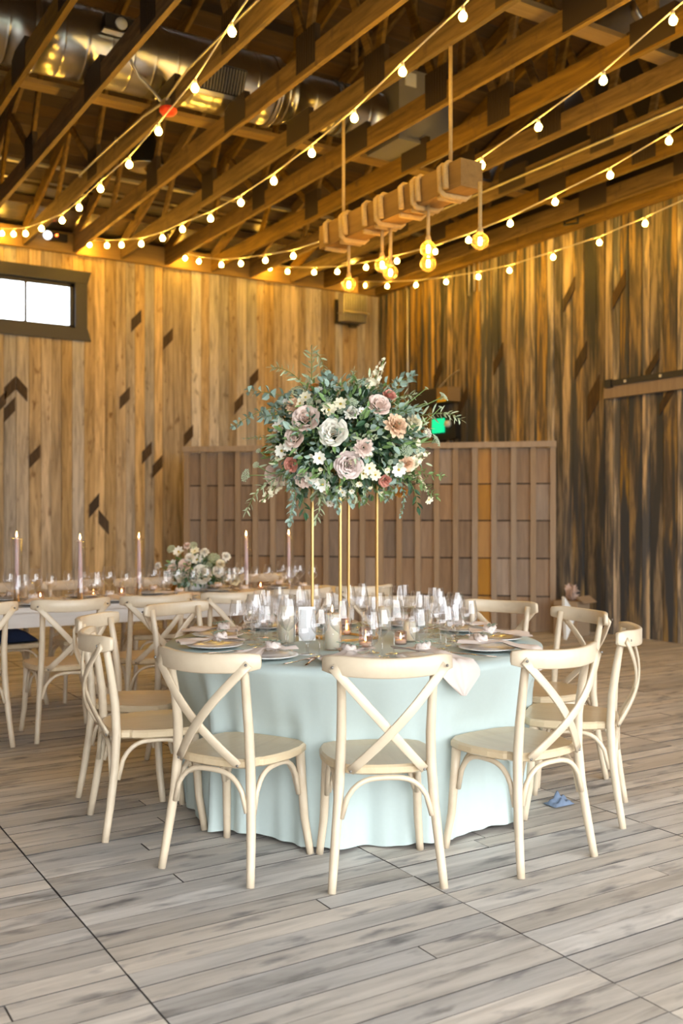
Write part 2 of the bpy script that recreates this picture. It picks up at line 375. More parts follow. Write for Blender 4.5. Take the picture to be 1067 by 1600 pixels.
# tree outside the window
def leafcloud(mb, c, rad, n, s):
    for _ in range(n):
        d = Vector((random.gauss(0, 1), random.gauss(0, 1), random.gauss(0, 1))).normalized() * rad * random.uniform(.6, 1)
        e = Euler((random.uniform(0, 6), random.uniform(0, 6), random.uniform(0, 6))).to_matrix(); p = Vector(c) + d
        mb.add([p + e @ Vector(q) for q in ((-s, 0, 0), (0, -s * .5, 0), (s, 0, .02), (0, s * .5, 0))], [(0, 1, 2, 3)])
    return mb
tr = empty('garden_tree', (1.9, 19.5, -.13)); tag(tr, 'green leafy tree outside the window in the left wall', 'tree')
MB().tube([(0, 0, 0), (.1, 0, 2), (0, 0, 4)], [.15, .12, .06]).build('trunk', 'tableleg', tr)
leafcloud(leafcloud(MB(), (0, 0, 4.2), 1.2, 700, .12), (.6, -.1, 3.3), 1.0, 500, .12).build('crown', 'shrub', tr)

# ceiling ------------------------------------------------------------
cl = MB().bbox(XL, XW + .1, 4.7, 5.3, 7.80, 7.86).build('ceiling', 'roof'); tag(cl, kind='structure')
SL = .33; ZE = 5.02
def rz_(y): return ZE + SL * ((YW - y) if y > 5 else (y - (5 - (YW - 5))))
ang = math.atan(SL)
y = 12.15; me = MB().box((0, 0, 0), (XW - XL, .178, .025)).mesh('roof_board', 'roof')
while y > YR - .2:
    if abs(y - 5) > .05:
        o = link('roof_board', me, cl, ((XW + XL) / 2, y, rz_(y) + .14)); o.rotation_euler = (-ang if y > 5 else ang, 0, 0)
    y -= .173
mb = MB(); n = 40; vs = []
for i in range(n + 1):
    yy = 13.1 - 1.0 * i / n; zz = rz_(yy) + .13 + .012 * math.sin(i * 1.57)
    vs += [(XL, yy, zz), (XW + .1, yy, zz)]
mb.add(vs, [(2 * i, 2 * i + 1, 2 * i + 3, 2 * i + 2) for i in range(n)]).build('corrugated_sheet', 'galv', cl)
MB().bbox(XL, XW, 11.66, 11.72, rz_(11.7) + .03, rz_(11.7) + .06).build('metal_strip', 'steel', cl)
for yy in (12.4, 10.3, 9.0, 7.2, 6.0): MB().bbox(XL, XW, yy - .02, yy + .02, rz_(yy) + .02, rz_(yy) + .11).build('purlin', 'roof', cl)
for yy in (8.52, 5.37): MB().bbox(-2.2, XW - .1, yy - .08, yy + .08, ZT + .19, ZT + .23).build('lateral_brace', 'joistx', cl)
MB().bbox(XL, XW, YW - .09, YW - .03, ZT - .02, ZT + .24).build('wall_header', 'joistx', cl)
MB().bbox(XW - .13, XW - .04, YR, YW - .1, ZT - .02, ZT + .24).build('wall_header', 'joist', cl)
JX = [1.95 - .635 * k for k in range(6, 0, -1)] + [1.95, 2.545, 3.19, 3.84, 4.485, 5.115, 5.81, 6.42, 7.10, 7.68, 8.30]
bc = MB().box((0, 0, .095), (.044, YW - YR - .14, .19)).mesh('bottom_chord', 'joist')
L1 = math.hypot(8, 8 * SL)
web = {}
def webmesh(a, b):
    key = (a, b)
    if key not in web:
        p = Vector((0, a[0], a[1])); q = Vector((0, b[0], b[1]))
        web[key] = MB().tube([p, q], 1, sec=(.086, .040), up=(1, 0, 0)).mesh('web', 'joist')
    return web[key]
tc1 = MB().tube([(0, YW - .1, rz_(YW - .1)), (0, 5, rz_(5.0))], 1, sec=(.16, .042), up=(1, 0, 0)).mesh('top_chord', 'joist')
tc2 = MB().tube([(0, YR + .1, rz_(YR + .1)), (0, 5, rz_(5.0))], 1, sec=(.16, .042), up=(1, 0, 0)).mesh('top_chord', 'joist')
pl = MB().box((0, 0, 0), (.052, .42, .24)).mesh('connector_plate', 'plate')
plr = MB(); plr.box((0, 0, 0), (.05, .30, .30))
for i in range(8): plr.box((0, -.13 + i * .037, 0), (.058, .012, .30))
plr = plr.mesh('connector_plate', 'plate')
WEBS = [((11.4, 5.02), (10.9, rz_(10.9))), ((10.05, 5.02), (10.9, rz_(10.9))), ((10.05, 5.02), (9.35, rz_(9.35))), ((8.05, 5.72), (8.02, rz_(8.02))),
        ((6.72, 5.02), (7.55, rz_(7.55))), ((6.72, 5.02), (6.1, rz_(6.1))), ((5.0, 5.02), (6.1, rz_(6.1))), ((5.0, 5.02), (5.0, rz_(5))), ((3.2, 5.02), (4.0, rz_(4))), ((3.2, 5.02), (2.2, rz_(2.2))), ((.8, 5.02), (2.2, rz_(2.2)))]
for x in JX:
    tr_ = link('roof_truss', bc, cl, (x, (YW + YR) / 2 + .02, ZT))
    oy = (YW + YR) / 2 + .02
    def sub(n, me_, dx=0, y_=0, z_=0): return link(n, me_, tr_, (dx, y_ - oy, z_ - ZT))
    sub('top_chord', tc1, 0, 0, 0); sub('top_chord', tc2)
    for a, b in WEBS: sub('web', webmesh(a, b), random.uniform(-.004, .004))
    for yy in (8.0, 5.0): sub('connector_plate', pl, 0, yy, ZT + .14)
    for yy in (10.05, 6.72, 3.2): sub('connector_plate', plr, 0, yy, ZT + .19)

# ================================================================== CEILING THINGS
# spiral duct
DY, DZ, DR = 8.26, 5.375, .305
duct = empty('air_duct', (-2.2, DY, DZ)); tag(duct, 'large shiny spiral metal air duct lying across the roof trusses', 'duct')
def ductx(x0, x1, r0, r1, nm='duct_section', m='galv', n=28):
    mb = MB(); vs = []; k = max(2, int((x1 - x0) / .19)); pr = []
    for i in range(k + 1):
        x = x0 + (x1 - x0) * i / k; rr = r0 + (r1 - r0) * i / k
        pr += [(x - .02, rr), (x - .006, rr), (x, rr + .003), (x + .006, rr), (x + .02, rr)] if 0 < i < k else [(x, rr)]
    for x, rr in pr:
        for q in range(n): vs.append((x + 2.2, rr * math.cos(2 * PI * q / n), rr * math.sin(2 * PI * q / n)))
    fs = [(i * n + q, i * n + (q + 1) % n, (i + 1) * n + (q + 1) % n, (i + 1) * n + q) for i in range(len(pr) - 1) for q in range(n)]
    fs += [tuple(range(n)), tuple((len(pr) - 1) * n + q for q in reversed(range(n)))]
    return mb.add(vs, fs).build(nm, m, duct, True)
ductx(-2.2, 2.05, DR, DR); ductx(2.1, 4.25, DR, DR); ductx(4.3, 4.5, DR, .24); ductx(4.5, 5.50, .24, .24)
for x in (2.05, 4.25, 1.0): ductx(x, x + .06, DR + .012, DR + .012, 'duct_band')
for x in (4.95, 5.03, 5.1): ductx(x, x + .03, .25, .25, 'duct_band', 'dgrey')
gr = MB(); gr.box((0, 0, 0), (.46, .03, .24)); grl = gr.build('air_grille', 'black', duct, False, (2.2 + 3.68, -.27, -.12)); grl.rotation_euler = (math.radians(24), 0, 0)
for i in range(16): MB().box((-.21 + i * .028, -.02, 0), (.006, .02, .21)).build('grille_fin', 'dgrey', grl)
MB().box((0, -.012, -.135), (.50, .05, .035)).build('grille_lip', 'galv', grl)
pb = empty('air_plenum', (5.86, DY, 5.06)); tag(pb, 'grey sheet metal plenum box at the right end of the air duct', 'duct box')
MB().bbox(-.32, .32, -.36, .36, .015, .72).build('box', 'dgrey', pb)
MB().bbox(-.34, .34, -.38, .38, .0, .03).build('flange', 'dgrey', pb); MB().bbox(-.25, -.12, -.372, -.36, .55, .68).build('sticker', 'paper', pb)
d2 = empty('flue_pipe', (6.25, 4.6, 5.48)); tag(d2, 'short dark round metal pipe near the top right corner of the ceiling', 'pipe')
MB().tube([(0, 1.35, 0), (0, .9, 0), (.02, 0, 0), (.04, -1.2, 0)], .11, 16).build('pipe', 'dgrey', d2, True); MB().tube([(0, .92, 0), (0, .86, 0)], .118, 16).build('collar', 'galv', d2, True)
# gauge box on duct
ga = empty('duct_detector', at(190, 42, 8.18)); tag(ga, 'small detector box with round white dial mounted on the air duct', 'detector')
MB().box((0, 0, 0), (.30, .08, .13)).build('box', 'dark', ga); gd = MB().lathe([(.0, 0), (.05, 0), (.05, .02), (.0, .025)], 18).build('dial', 'paper', ga, True, (-.02, -.04, 0)); gd.rotation_euler = (PI / 2, 0, 0)
MB().box((0, -.03, -.075), (.34, .08, .015)).build('bracket', 'galv', ga)
# red alarm beacon with its conduits on the third truss
rb = empty('alarm_beacon', (3.16, 7.93, ZT + .0)); tag(rb, 'round red alarm beacon with metal conduit under a truss chord', 'alarm')
MB().lathe([(0, -.05), (.055, -.045), (.075, -.02), (.075, .01), (.05, .02), (0, .02)], 20).build('lens', 'red', rb, True)
MB().box((0, 0, .045), (.10, .10, .06)).build('back_box', 'galv', rb)
MB().tube([(-.035, .03, .06), (-.04, .5, .10), (-.045, 1.5, .12), (-.05, 2.35, .12)], .011, 8).build('conduit', 'steel', rb, True)
MB().tube([(-.035, -.03, .06), (-.04, -.5, .13), (-.03, -1.0, .15), (-.03, -3.2, .15)], .011, 8).build('conduit', 'steel', rb, True)
MB().tube([(-.05, .05, .08), (-.09, .12, .18), (-.22, .1, .26), (-.30, .07, .36), (-.36, .06, .5), (-.38, .07, .58)], .013, 8).build('flexible_conduit', 'steel', rb, True)
for yy in (1.2, 2.35): MB().lathe([(0, -.02), (.018, -.02), (.018, .02), (0, .02)], 10).build('clip', 'galv', rb, True, (-.045, yy, .12))
# black dome lamp above the chords
dl = empty('dome_lamp', at(228, 262, 10.75)); tag(dl, 'black dome pendant lamp hanging above the truss chords', 'lamp')
MB().lathe([(.02, .52), (.06, .50), (.10, .34), (.17, .16), (.20, .02), (.20, 0), (.19, 0), (.16, .15), (.0, .33)], 24).build('shade', 'black', dl, True)
MB().lathe([(.20, -.005), (.214, 0), (.20, .02), (.19, .0), (.20, -.005)], 24).build('rim', 'galv', dl, True)
# emergency light on the header
em = empty('emergency_light', ony(84, 369, YW - .16)); tag(em, 'small black twin emergency light with red indicator on the wall header', 'emergency light')
MB().box((.05, .03, 0), (.26, .07, .10)).build('housing', 'black', em)
q = MB().lathe([(0, 0), (.055, .0), (.055, .04), (.0, .05)], 16).build('lamp_head', 'whitelens', em, True, (-.09, -.02, -.01)); q.rotation_euler = (PI / 2, 0, 0)
q = MB().lathe([(0, 0), (.016, .0), (.016, .02), (.0, .025)], 10).build('indicator', 'redled', em, True, (.03, -.02, .01)); q.rotation_euler = (PI / 2, 0, 0)
# long conduit along a chord on the right, thin pipes, brackets
c1 = MB().tube([(7.06, 3.2, ZT + .11), (7.06, 9.2, ZT + .11)], .013, 8).build('conduit', 'steel', None, True); tag(c1, 'long straight pale conduit along a truss chord right of the hanging beam', 'pipe')
c2 = MB().tube([(5.86, 2.5, ZT + .17), (5.86, 7.4, ZT + .17)], .02, 8).build('sprinkler_pipe', 'black', None, True); tag(c2, 'black pipe running along a truss chord above the string lights', 'pipe')
c3 = MB().tube([onx(628, 446, XW - .03), onx(634, 447, XW - .05), onx(637, 455, XW - .05), onx(637, 560, XW - .05), onx(637, 650, XW - .05)], .014, 8).build('wall_conduit', 'steel', None, True)
tag(c3, 'vertical metal conduit on the wall right of the corner above the flowers', 'pipe')
for i, (px, y0, y1) in enumerate(((733, 395, 462), (741, 395, 455), (749, 398, 455))):
    a = onx(px, y0, XW - .06); b = onx(px, y1, XW - .06)
    o = MB().tube([a, b], .012, 8).build('drop_pipe', 'steel', None, True)
    tag(o, ('leftmost', 'middle', 'rightmost')[i] + ' of three short vertical pipes high on the right wall', 'pipe', 'short pipes on right wall')
    
bk = empty('ceiling_bracket', onx(893, 345, XW - .22)); tag(bk, 'small black pipe bracket under the header of the right wall', 'bracket')
MB().tube([(0, .12, .12), (0, .12, -.02), (0, -.1, -.05), (0, -.1, .08)], .016, 8).build('arm', 'black', bk, True)
MB().box((.05, 0, .12), (.02, .30, .18)).build('plate', 'dark', bk)
# fin heater near the corner
ht = empty('wall_heater', ony(551, 484, YW - .28)); tag(ht, 'small wall heater with vertical metal fins high in the corner', 'heater')
MB().box((0, .16, -.02), (.42, .05, .36)).build('back', 'dark', ht)
for i in range(10): MB().box((-.2 + i * .0444, 0, .02), (.010, .16, .42)).build('fin', 'steel', ht)
MB().box((0, -.02, -.06), (.44, .2, .02)).build('bar', 'galv', ht); MB().box((.02, .03, -.24), (.12, .06, .05)).build('bracket', 'black', ht)
# exit sign + emergency speaker box
ex = empty('exit_sign', onx(694, 668, XW - .12)); tag(ex, 'lit green exit sign on a black housing on the right wall', 'sign')
MB().box((.03, -.02, 0), (.09, .52, .34)).build('housing', 'black', ex); MB().box((-.03, .10, .03), (.03, .26, .20)).build('sign_face', 'green', ex)
q = MB().lathe([(0, 0), (.05, 0), (.045, .05), (0, .06)], 16).build('lamp_head', 'paper', ex, True, (-.02, -.13, .04)); q.rotation_euler = (0, -PI / 2, 0)
sp = empty('wall_speaker', onx(681, 620, XW - .16)); tag(sp, 'dark wall box with tan end panel above the exit sign', 'speaker')
MB().box((.03, .15, 0), (.2, .62, .22)).build('housing', 'dark', sp); MB().box((.0, -.29, 0), (.22, .26, .20)).build('end_panel', 'amber', sp); MB().box((-.125, -.30, -.075), (.012, .2, .07)).build('sticker', 'yellow', sp)
MB().tube([(.08, .1, .1), (.1, -.2, .28), (.1, -.4, .34)], .008, 6).build('stay', 'steel', sp)
# barn door rail
dr = empty('door_rail', (XW - .03, 7.0, 2.84)); tag(dr, 'black sliding door rail on a wooden board on the right wall', 'rail')
MB().bbox(-.06, -.0, -1.6, 1.16, -.10, .05).build('board', 'screenB', dr); MB().bbox(-.085, -.055, -1.6, 1.12, .035, .10).build('track', 'black', dr)
MB().bbox(-.10, -.05, 1.02, 1.12, .02, .11).build('end_stop', 'black', dr)
for i in range(5): MB().bbox(-.095, -.085, .8 - i * .5, .83 - i * .5, .05, .08).build('bolt', 'steel', dr)

# string lights ------------------------------------------------------
STR = {'S1': [(362, 45), (305, 133), (248, 201), (202, 253), (157, 291), (124, 321), (97, 341), (65, 354), (40, 362), (21, 363), (3, 362)],
 'S2': [(723, 20), (629, 107), (554, 180), (487, 235), (428, 279), (376, 313), (329, 338), (285, 355), (254, 369), (221, 378), (190, 380), (167, 381), (140, 380)],
 'S3': [(1051, 27), (943, 121), (841, 194), (753, 254), (682, 299), (615, 335), (555, 361), (505, 382), (458, 397), (415, 404), (376, 409), (346, 411), (311, 406), (289, 401)],
 'S4': [(1045, 216), (953, 270), (867, 312), (797, 346), (732, 372), (680, 390), (620, 405), (572, 415), (527, 422), (491, 423), (449, 422), (422, 417)],
 'S5': [(1008, 346), (936, 376), (864, 399), (796, 420), (747, 430), (697, 438), (650, 443), (605, 445), (571, 444)]}
SX = {'S1': 2.87, 'S2': 3.99, 'S3': 5.32, 'S4': 6.64, 'S5': 8.28}
SLAB = {'S1': 'leftmost string of warm bulbs, passing the red alarm beacon', 'S2': 'second string of warm bulbs from the left, above the flowers',
        'S3': 'middle string of warm bulbs crossing in front of the hanging beam', 'S4': 'fourth string of warm bulbs, passing behind the globe pendants', 'S5': 'rightmost string of warm bulbs, along the right wall'}
bulb_me = MB().lathe([(0, -.052), (.016, -.048), (.026, -.034), (.028, -.022), (.022, -.006), (.012, .006), (0, .006)], 14).mesh('bulb', 'bulb', True)
sock_me = MB().lathe([(0, .0), (.013, 0), (.015, .02), (.012, .042), (0, .046)], 10).mesh('socket', 'socket', True)
for k, pts in STR.items():
    x = SX[k]; P = [onx(a, b, x) for a, b in pts]; P.reverse()     # far to near
    root = empty('string_light', (x, YW - .12, ZT + .1)); tag(root, SLAB[k], 'string lights', 'strings of bulbs under the trusses')
    o0 = Vector((x, YW - .12, ZT + .1))
    # smooth parabola through bulbs
    ys = [p.y for p in P]; n = len(P)
    A = [[sum(yv ** (i + j) for yv in ys) for j in range(3)] for i in range(3)]; B = [sum((p.z) * p.y ** i for p in P) for i in range(3)]
    inv = Matrix(A).inverted(); cf = inv @ Vector(B)
    # continue the string with even spacing up to the near truss node
    step = (P[0].y - P[-1].y) / (n - 1); yy = P[-1].y - step
    zf = lambda y_: cf[0] + cf[1] * y_ + cf[2] * y_ * y_
    while zf(yy) < ZT + .02 and yy > 2.5: P.append(Vector((x, yy, zf(yy)))); yy -= step
    top = [Vector((p.x, p.y, p.z + .045)) for p in P]
    line = [Vector((x, YW - .1, max(top[0].z + .03, ZT - .01)))] + top + [Vector((x, max(yy, 2.2), ZT + .0))]
    MB().tube([q - o0 for q in line], .0065, 6).build('cable', 'cord', root, True)
    for p in P:
        b = link('bulb', bulb_me, root, p - o0); link('socket', sock_me, root, p - o0)
        for q in (b,): q.rotation_euler = (random.uniform(-.12, .12), random.uniform(-.12, .12), 0)

# hanging beam with globe pendants -----------------------------------
bm = empty('beam_chandelier', (4.53, 6.55, 3.75)); tag(bm, 'rope-wrapped timber beam hung on ropes with six glowing glass globe pendants', 'chandelier')
BW = .20
MB().box((0, 0, .1), (BW, 2.0, BW)).build('beam', 'beam', bm)
def rope(pts, r, nm, par=bm): return MB().tube(pts, r, 8).build(nm, 'rope', par, True)
for yy in (-.78, .72): rope([(-.02, yy, 1.3), (-.02, yy, .2)], .014, 'hanging_rope')
def wrap(yy, turns=2):
    w = BW / 2 + .024; pts = []
    for t_ in range(turns * 4 + 1):
        c = [(-w, 0), (-w, BW + .02), (w, BW + .02), (w, 0)][t_ % 4]; pts.append((c[0], yy + t_ * .016, c[1] - .012))
    sm = []
    for a, b in zip(pts[:-1], pts[1:]):
        a = Vector(a); b = Vector(b); sm += [a.lerp(b, .12), a.lerp(b, .5), a.lerp(b, .88)]
    rope(sm, .023, 'rope_wrap')
globes = [(750, 377, -.92), (669, 389, -.35), (669, 412, -.30), (597, 414, .22), (610, 426, .28), (545, 445, .78)]
for yy, tn in ((-.86, 2), (-.52, 2), (-.30, 1), (-.02, 2), (.22, 1), (.52, 2), (.84, 1)): wrap(yy, tn)
gm = MB().lathe([(0, -.0625)] + [(.0625 * math.cos(a), .0625 * math.sin(a)) for a in [(-1.45 + i * .17) for i in range(18)]], 24).mesh('globe_bulb', 'globe', True)
fm = MB().lathe([(0, -.03), (.012, -.025), (.016, 0), (.012, .025), (0, .03)], 12).mesh('filament', 'filament', True)
cm = MB().lathe([(0, .055), (.022, .055), (.024, .075), (.016, .10), (0, .105)], 12).mesh('lamp_cap', 'rope', True)
for (px, py, yy) in globes:
    dx = random.uniform(-.03, .03)
    d = (bm.location + Vector((dx, yy, 0))).dot(FW)
    z = CH - (py - CY0) / FPX * d - 3.75
    # keep the globe on its pixel column by sliding along the beam
    r_ = RT * ((px - CX0) / FPX) + FW; dd = (4.53 + dx) / r_.x; p = at(px, py, dd) - bm.location
    rope([(p.x, p.y, 0.0), (p.x, p.y, p.z + .08)], .014, 'pendant_rope')
    gl_ = link('globe_bulb', gm, bm, p); link('filament', fm, gl_); link('lamp_cap', cm, gl_)

# ================================================================== FOLDING SCREEN
pR = gp(864, 988); sr = pR; topz = 2.25
pLd = .85 * FPX / (CY0 - 0 - 699.5) ; pL = at(293, 699.5, .85 * FPX / 103.5); pL.z = 0
v = (sr - pL); SLN = v.length; sa = math.atan2(v.y, v.x)
sc = empty('wooden_screen', pL, sa); tag(sc, 'long low wooden panel screen standing across the corner', 'screen')
NB = 21; xs = [i * SLN / (NB - 1) for i in range(NB)]
zr = [0.02, .42, .87, 1.32, 1.76, 2.19]
for i in range(NB):
    MB().bbox(-.033, .033, -.045, .0, 0, 2.2).build('batten', 'screenB', sc, False, (xs[i], 0, 0))
for i in range(NB - 1):
    for j in range(5):
        z0, z1 = zr[j] + .008, zr[j + 1] - .008
        w = xs[i + 1] - xs[i] - .004
        MB().bbox(-w / 2, w / 2, -.012, .012, 0, z1 - z0).build('panel_board', 'screenO' if i == NB - 5 else 'screenP', sc, False, ((xs[i] + xs[i + 1]) / 2, .012 + random.uniform(-.004, .004), z0))
MB().bbox(-.04, SLN + .04, -.07, .05, 2.19, 2.26).build('cap_rail', 'screenB', sc); MB().bbox(0, SLN, .0, .05, 0, .06).build('bottom_rail', 'screenB', sc)
for zz in zr[1:-1]: MB().bbox(0, SLN, .026, .05, zz - .03, zz + .03).build('rear_rail', 'backing', sc)
# things leaning behind the screen
bxp = at(893, 985, 11.4); bx_ = empty('cardboard_box', (bxp.x, bxp.y, 0), .3); tag(bx_, 'brown cardboard box behind the right end of the wooden screen', 'box')
MB().bbox(-.15, .15, -.15, .15, 0, .40).build('carton', 'card', bx_); MB().box((.0, -.19, .42), (.3, .12, .01), Euler((.6, 0, 0)).to_matrix()).build('flap', 'card', bx_)
pp = leafcloud(MB(), (0, 0, 0), .08, 60, .05).build('crumpled_paper', 'napkin2', None, False, (bxp.x, bxp.y, .50)); tag(pp, 'crumpled brown paper on top of the cardboard box', 'paper')
q = at(875, 966, 11.0); wt = MB().add([(0, 0, 0), (.0, .02, .22), (.11, .01, .12), (0, .03, 0), (0, .05, .22), (.11, .04, .12)], [(0, 2, 1), (3, 4, 5), (0, 3, 5, 2), (2, 5, 4, 1), (1, 4, 3, 0)]).build('white_panel', 'paper', None, False, (q.x, q.y - .1, 0.0)); wt.scale = (1.5, 1.5, 2.2)
tag(wt, 'white triangular card corner poking out beside the wooden screen', 'card')

# ================================================================== CHAIRS
def chair():
    root = empty('cross_back_chair')
    mb = MB()                                        # seat: rounded trapezoid, slightly dished, notched for the rear legs
    out = []
    half = [(.0, .212), (.09, .210), (.16, .198), (.205, .165), (.222, .10), (.225, .02), (.212, -.06), (.190, -.125), (.178, -.135), (.172, -.165), (.150, -.195), (.10, -.213), (.05, -.219), (0, -.221)]
    out = half + [(-x, y) for x, y in reversed(half[1:-1])]
    n = len(out)
    def ring(s_, z): return [(x * s_, y * s_, z) for x, y in out]
    vs = ring(.94, .423) + ring(1, .431) + ring(1, .452) + ring(.965, .461) + ring(.6, .455) + [(0, 0, .453)]
    fs = [tuple(reversed(range(n)))]
    for i in range(4):
        for k_ in range(n): fs.append((i * n + k_, i * n + (k_ + 1) % n, (i + 1) * n + (k_ + 1) % n, (i + 1) * n + k_))
    fs += [(4 * n + k_, 4 * n + (k_ + 1) % n, 5 * n) for k_ in range(n)]
    mb.add(vs, fs).build('seat', 'seat', root, False)
    for s_ in (-1, 1):
        P = []
        ctrl = [(.212, -.245, 0), (.199, -.222, .14), (.184, -.200, .30), (.174, -.190, .45), (.170, -.196, .58), (.172, -.216, .72), (.178, -.240, .85)]
        for i in range(len(ctrl) - 1):
            for t_ in (0, .5): P.append(Vector(ctrl[i]).lerp(Vector(ctrl[i + 1]), t_))
        P.append(Vector(ctrl[-1])); P = [Vector((p.x * s_, p.y, p.z)) for p in P]
        rr = [.0155 + .004 * math.sin(PI * min(1, p.z / .85)) for p in P]
        MB().tube(P, rr, 10).build('rear_leg', 'chair', root, True)
        P = [(.186 * s_, .150, .425), (.190 * s_, .158, .30), (.196 * s_, .168, .15), (.207 * s_, .185, .04), (.211 * s_, .19, 0)]
        MB().tube(P, [.020, .019, .0175, .016, .0155], 10).build('front_leg', 'chair', root, True)
    # curved crest rail
    P = []
    for i in range(15):
        u = -1 + 2 * i / 14; P.append((.240 * u, -.312 + .090 * u * u, .836 + .010 * u * u))
    P = [(-.244, P[0][1] + .002, P[0][2])] + P + [(.244, P[-1][1] + .002, P[-1][2])]
    rr = [.45, .72, .93] + [1] * 11 + [.93, .72, .45]
    MB().tube(P, rr, sec=(.074, .028), up=(0, -1, 0)).build('crest_rail', 'chair', root, True)
    for s_ in (-1, 1):                                # crossed straps bowing backwards
        P = []
        for i in range(13):
            t_ = i / 12; x = s_ * (.215 - .355 * t_); z = .838 - .395 * t_
            y = -.262 * (1 - t_) - .222 * t_ - .062 * math.sin(PI * t_) - (.006 * s_)* math.sin(PI*t_)
            P.append((x, y, z))
        st = MB().tube(P, 1, sec=(.034, .011), up=(0, -1, 0)).build('cross_strap', 'chair', root, True)
        for e in (P[0], P[-1]):
            b_ = MB().lathe([(0, 0), (.006, 0), (.005, .004), (0, .005)], 8).build('bolt', 'bolt', st, True, (e[0], e[1] - .005 - (.012 if e is P[0] else 0), e[2])); b_.rotation_euler = (PI / 2, 0, 0)
    def arch(a, b, inset, top):
        a = Vector(a); b = Vector(b); P = []
        for i in range(17):
            t_ = i / 16; q_ = a.lerp(b, t_); e = abs(2 * t_ - 1); q_.z = a.z + (top - a.z) * (1 - e ** 3.2) ** .62; P.append(q_)
        MB().tube(P, .0105, 8).build('arch_stretcher', 'chair', root, True)
    zt = .412
    arch((-.172, -.212, .265), (.172, -.212, .265), 0, zt); arch((-.178, .145, .265), (.178, .145, .265), 0, zt)
    for s_ in (-1, 1): arch((.186 * s_, -.185, .255), (.186 * s_, .138, .255), 0, zt)
    return root
proto = chair(); first = [True]
def place_chair(x, y, ang_, label, group):
    """ang_ = facing direction in degrees"""
    o = proto if first[0] else copy_tree(proto); first[0] = False
    o.location = (x, y, 0.001); o.rotation_euler = (0, 0, math.radians(ang_ - 90)); tag(o, label, 'chair', group); return o
TC = RT * .06 + FW * 4.95; TC.z = 0; TR = .93
G1 = 'cross back chairs around the round table'
CH_ = []
def rch(rx, ry, a, label):
    d = Vector((math.cos(math.radians(a)), math.sin(math.radians(a)))); place_chair(rx + d.x * .245, ry + d.y * .245, a, label, G1)
    for s_ in (-1, 1):                                # where the front feet stand, seen from the table centre
        q = Vector((rx + d.x * .425 - d.y * .205 * s_, ry + d.y * .425 + d.x * .205 * s_, 0)) - TC; CH_.append((math.atan2(q.y, q.x), q.length))
rch(1.544, 3.50, 29, 'cream cross back chair at the front left of the round aqua table')
rch(2.07, 3.02, 65.6, 'cream cross back chair at the front centre of the round aqua table')
rch(2.785, 2.87, 94, 'cream cross back chair at the front right of the round aqua table')
rch(3.527, 3.21, 131, 'cream cross back chair, right edge of the group, seen from its side')
rch(1.382, 4.31, -9, 'cream cross back chair left of the round table, seen from its side')
def rca(a, r_, label, face=0):
    p = TC + Vector((math.cos(math.radians(a)), math.sin(math.radians(a)), 0)) * r_; rch(p.x, p.y, a + 180 + face, label)
rca(-12, 1.33, 'cream cross back chair at the far right of the round table', 4)
rca(16, 1.33, 'cream cross back chair behind the round table before the screen, facing the camera', 10)
rca(44, 1.33, 'cream cross back chair at the back centre of the round table, half hidden by glasses')
rca(109.5, 1.33, 'cream cross back chair at the back left of the round table, facing the camera')
rca(143, 1.33, 'cream cross back chair at the left back, between side chair and table', -4)
ANG = [212.8, 243.8, 275.3, 310.6, 346, 16, 46, 80, 110, 144, 176]

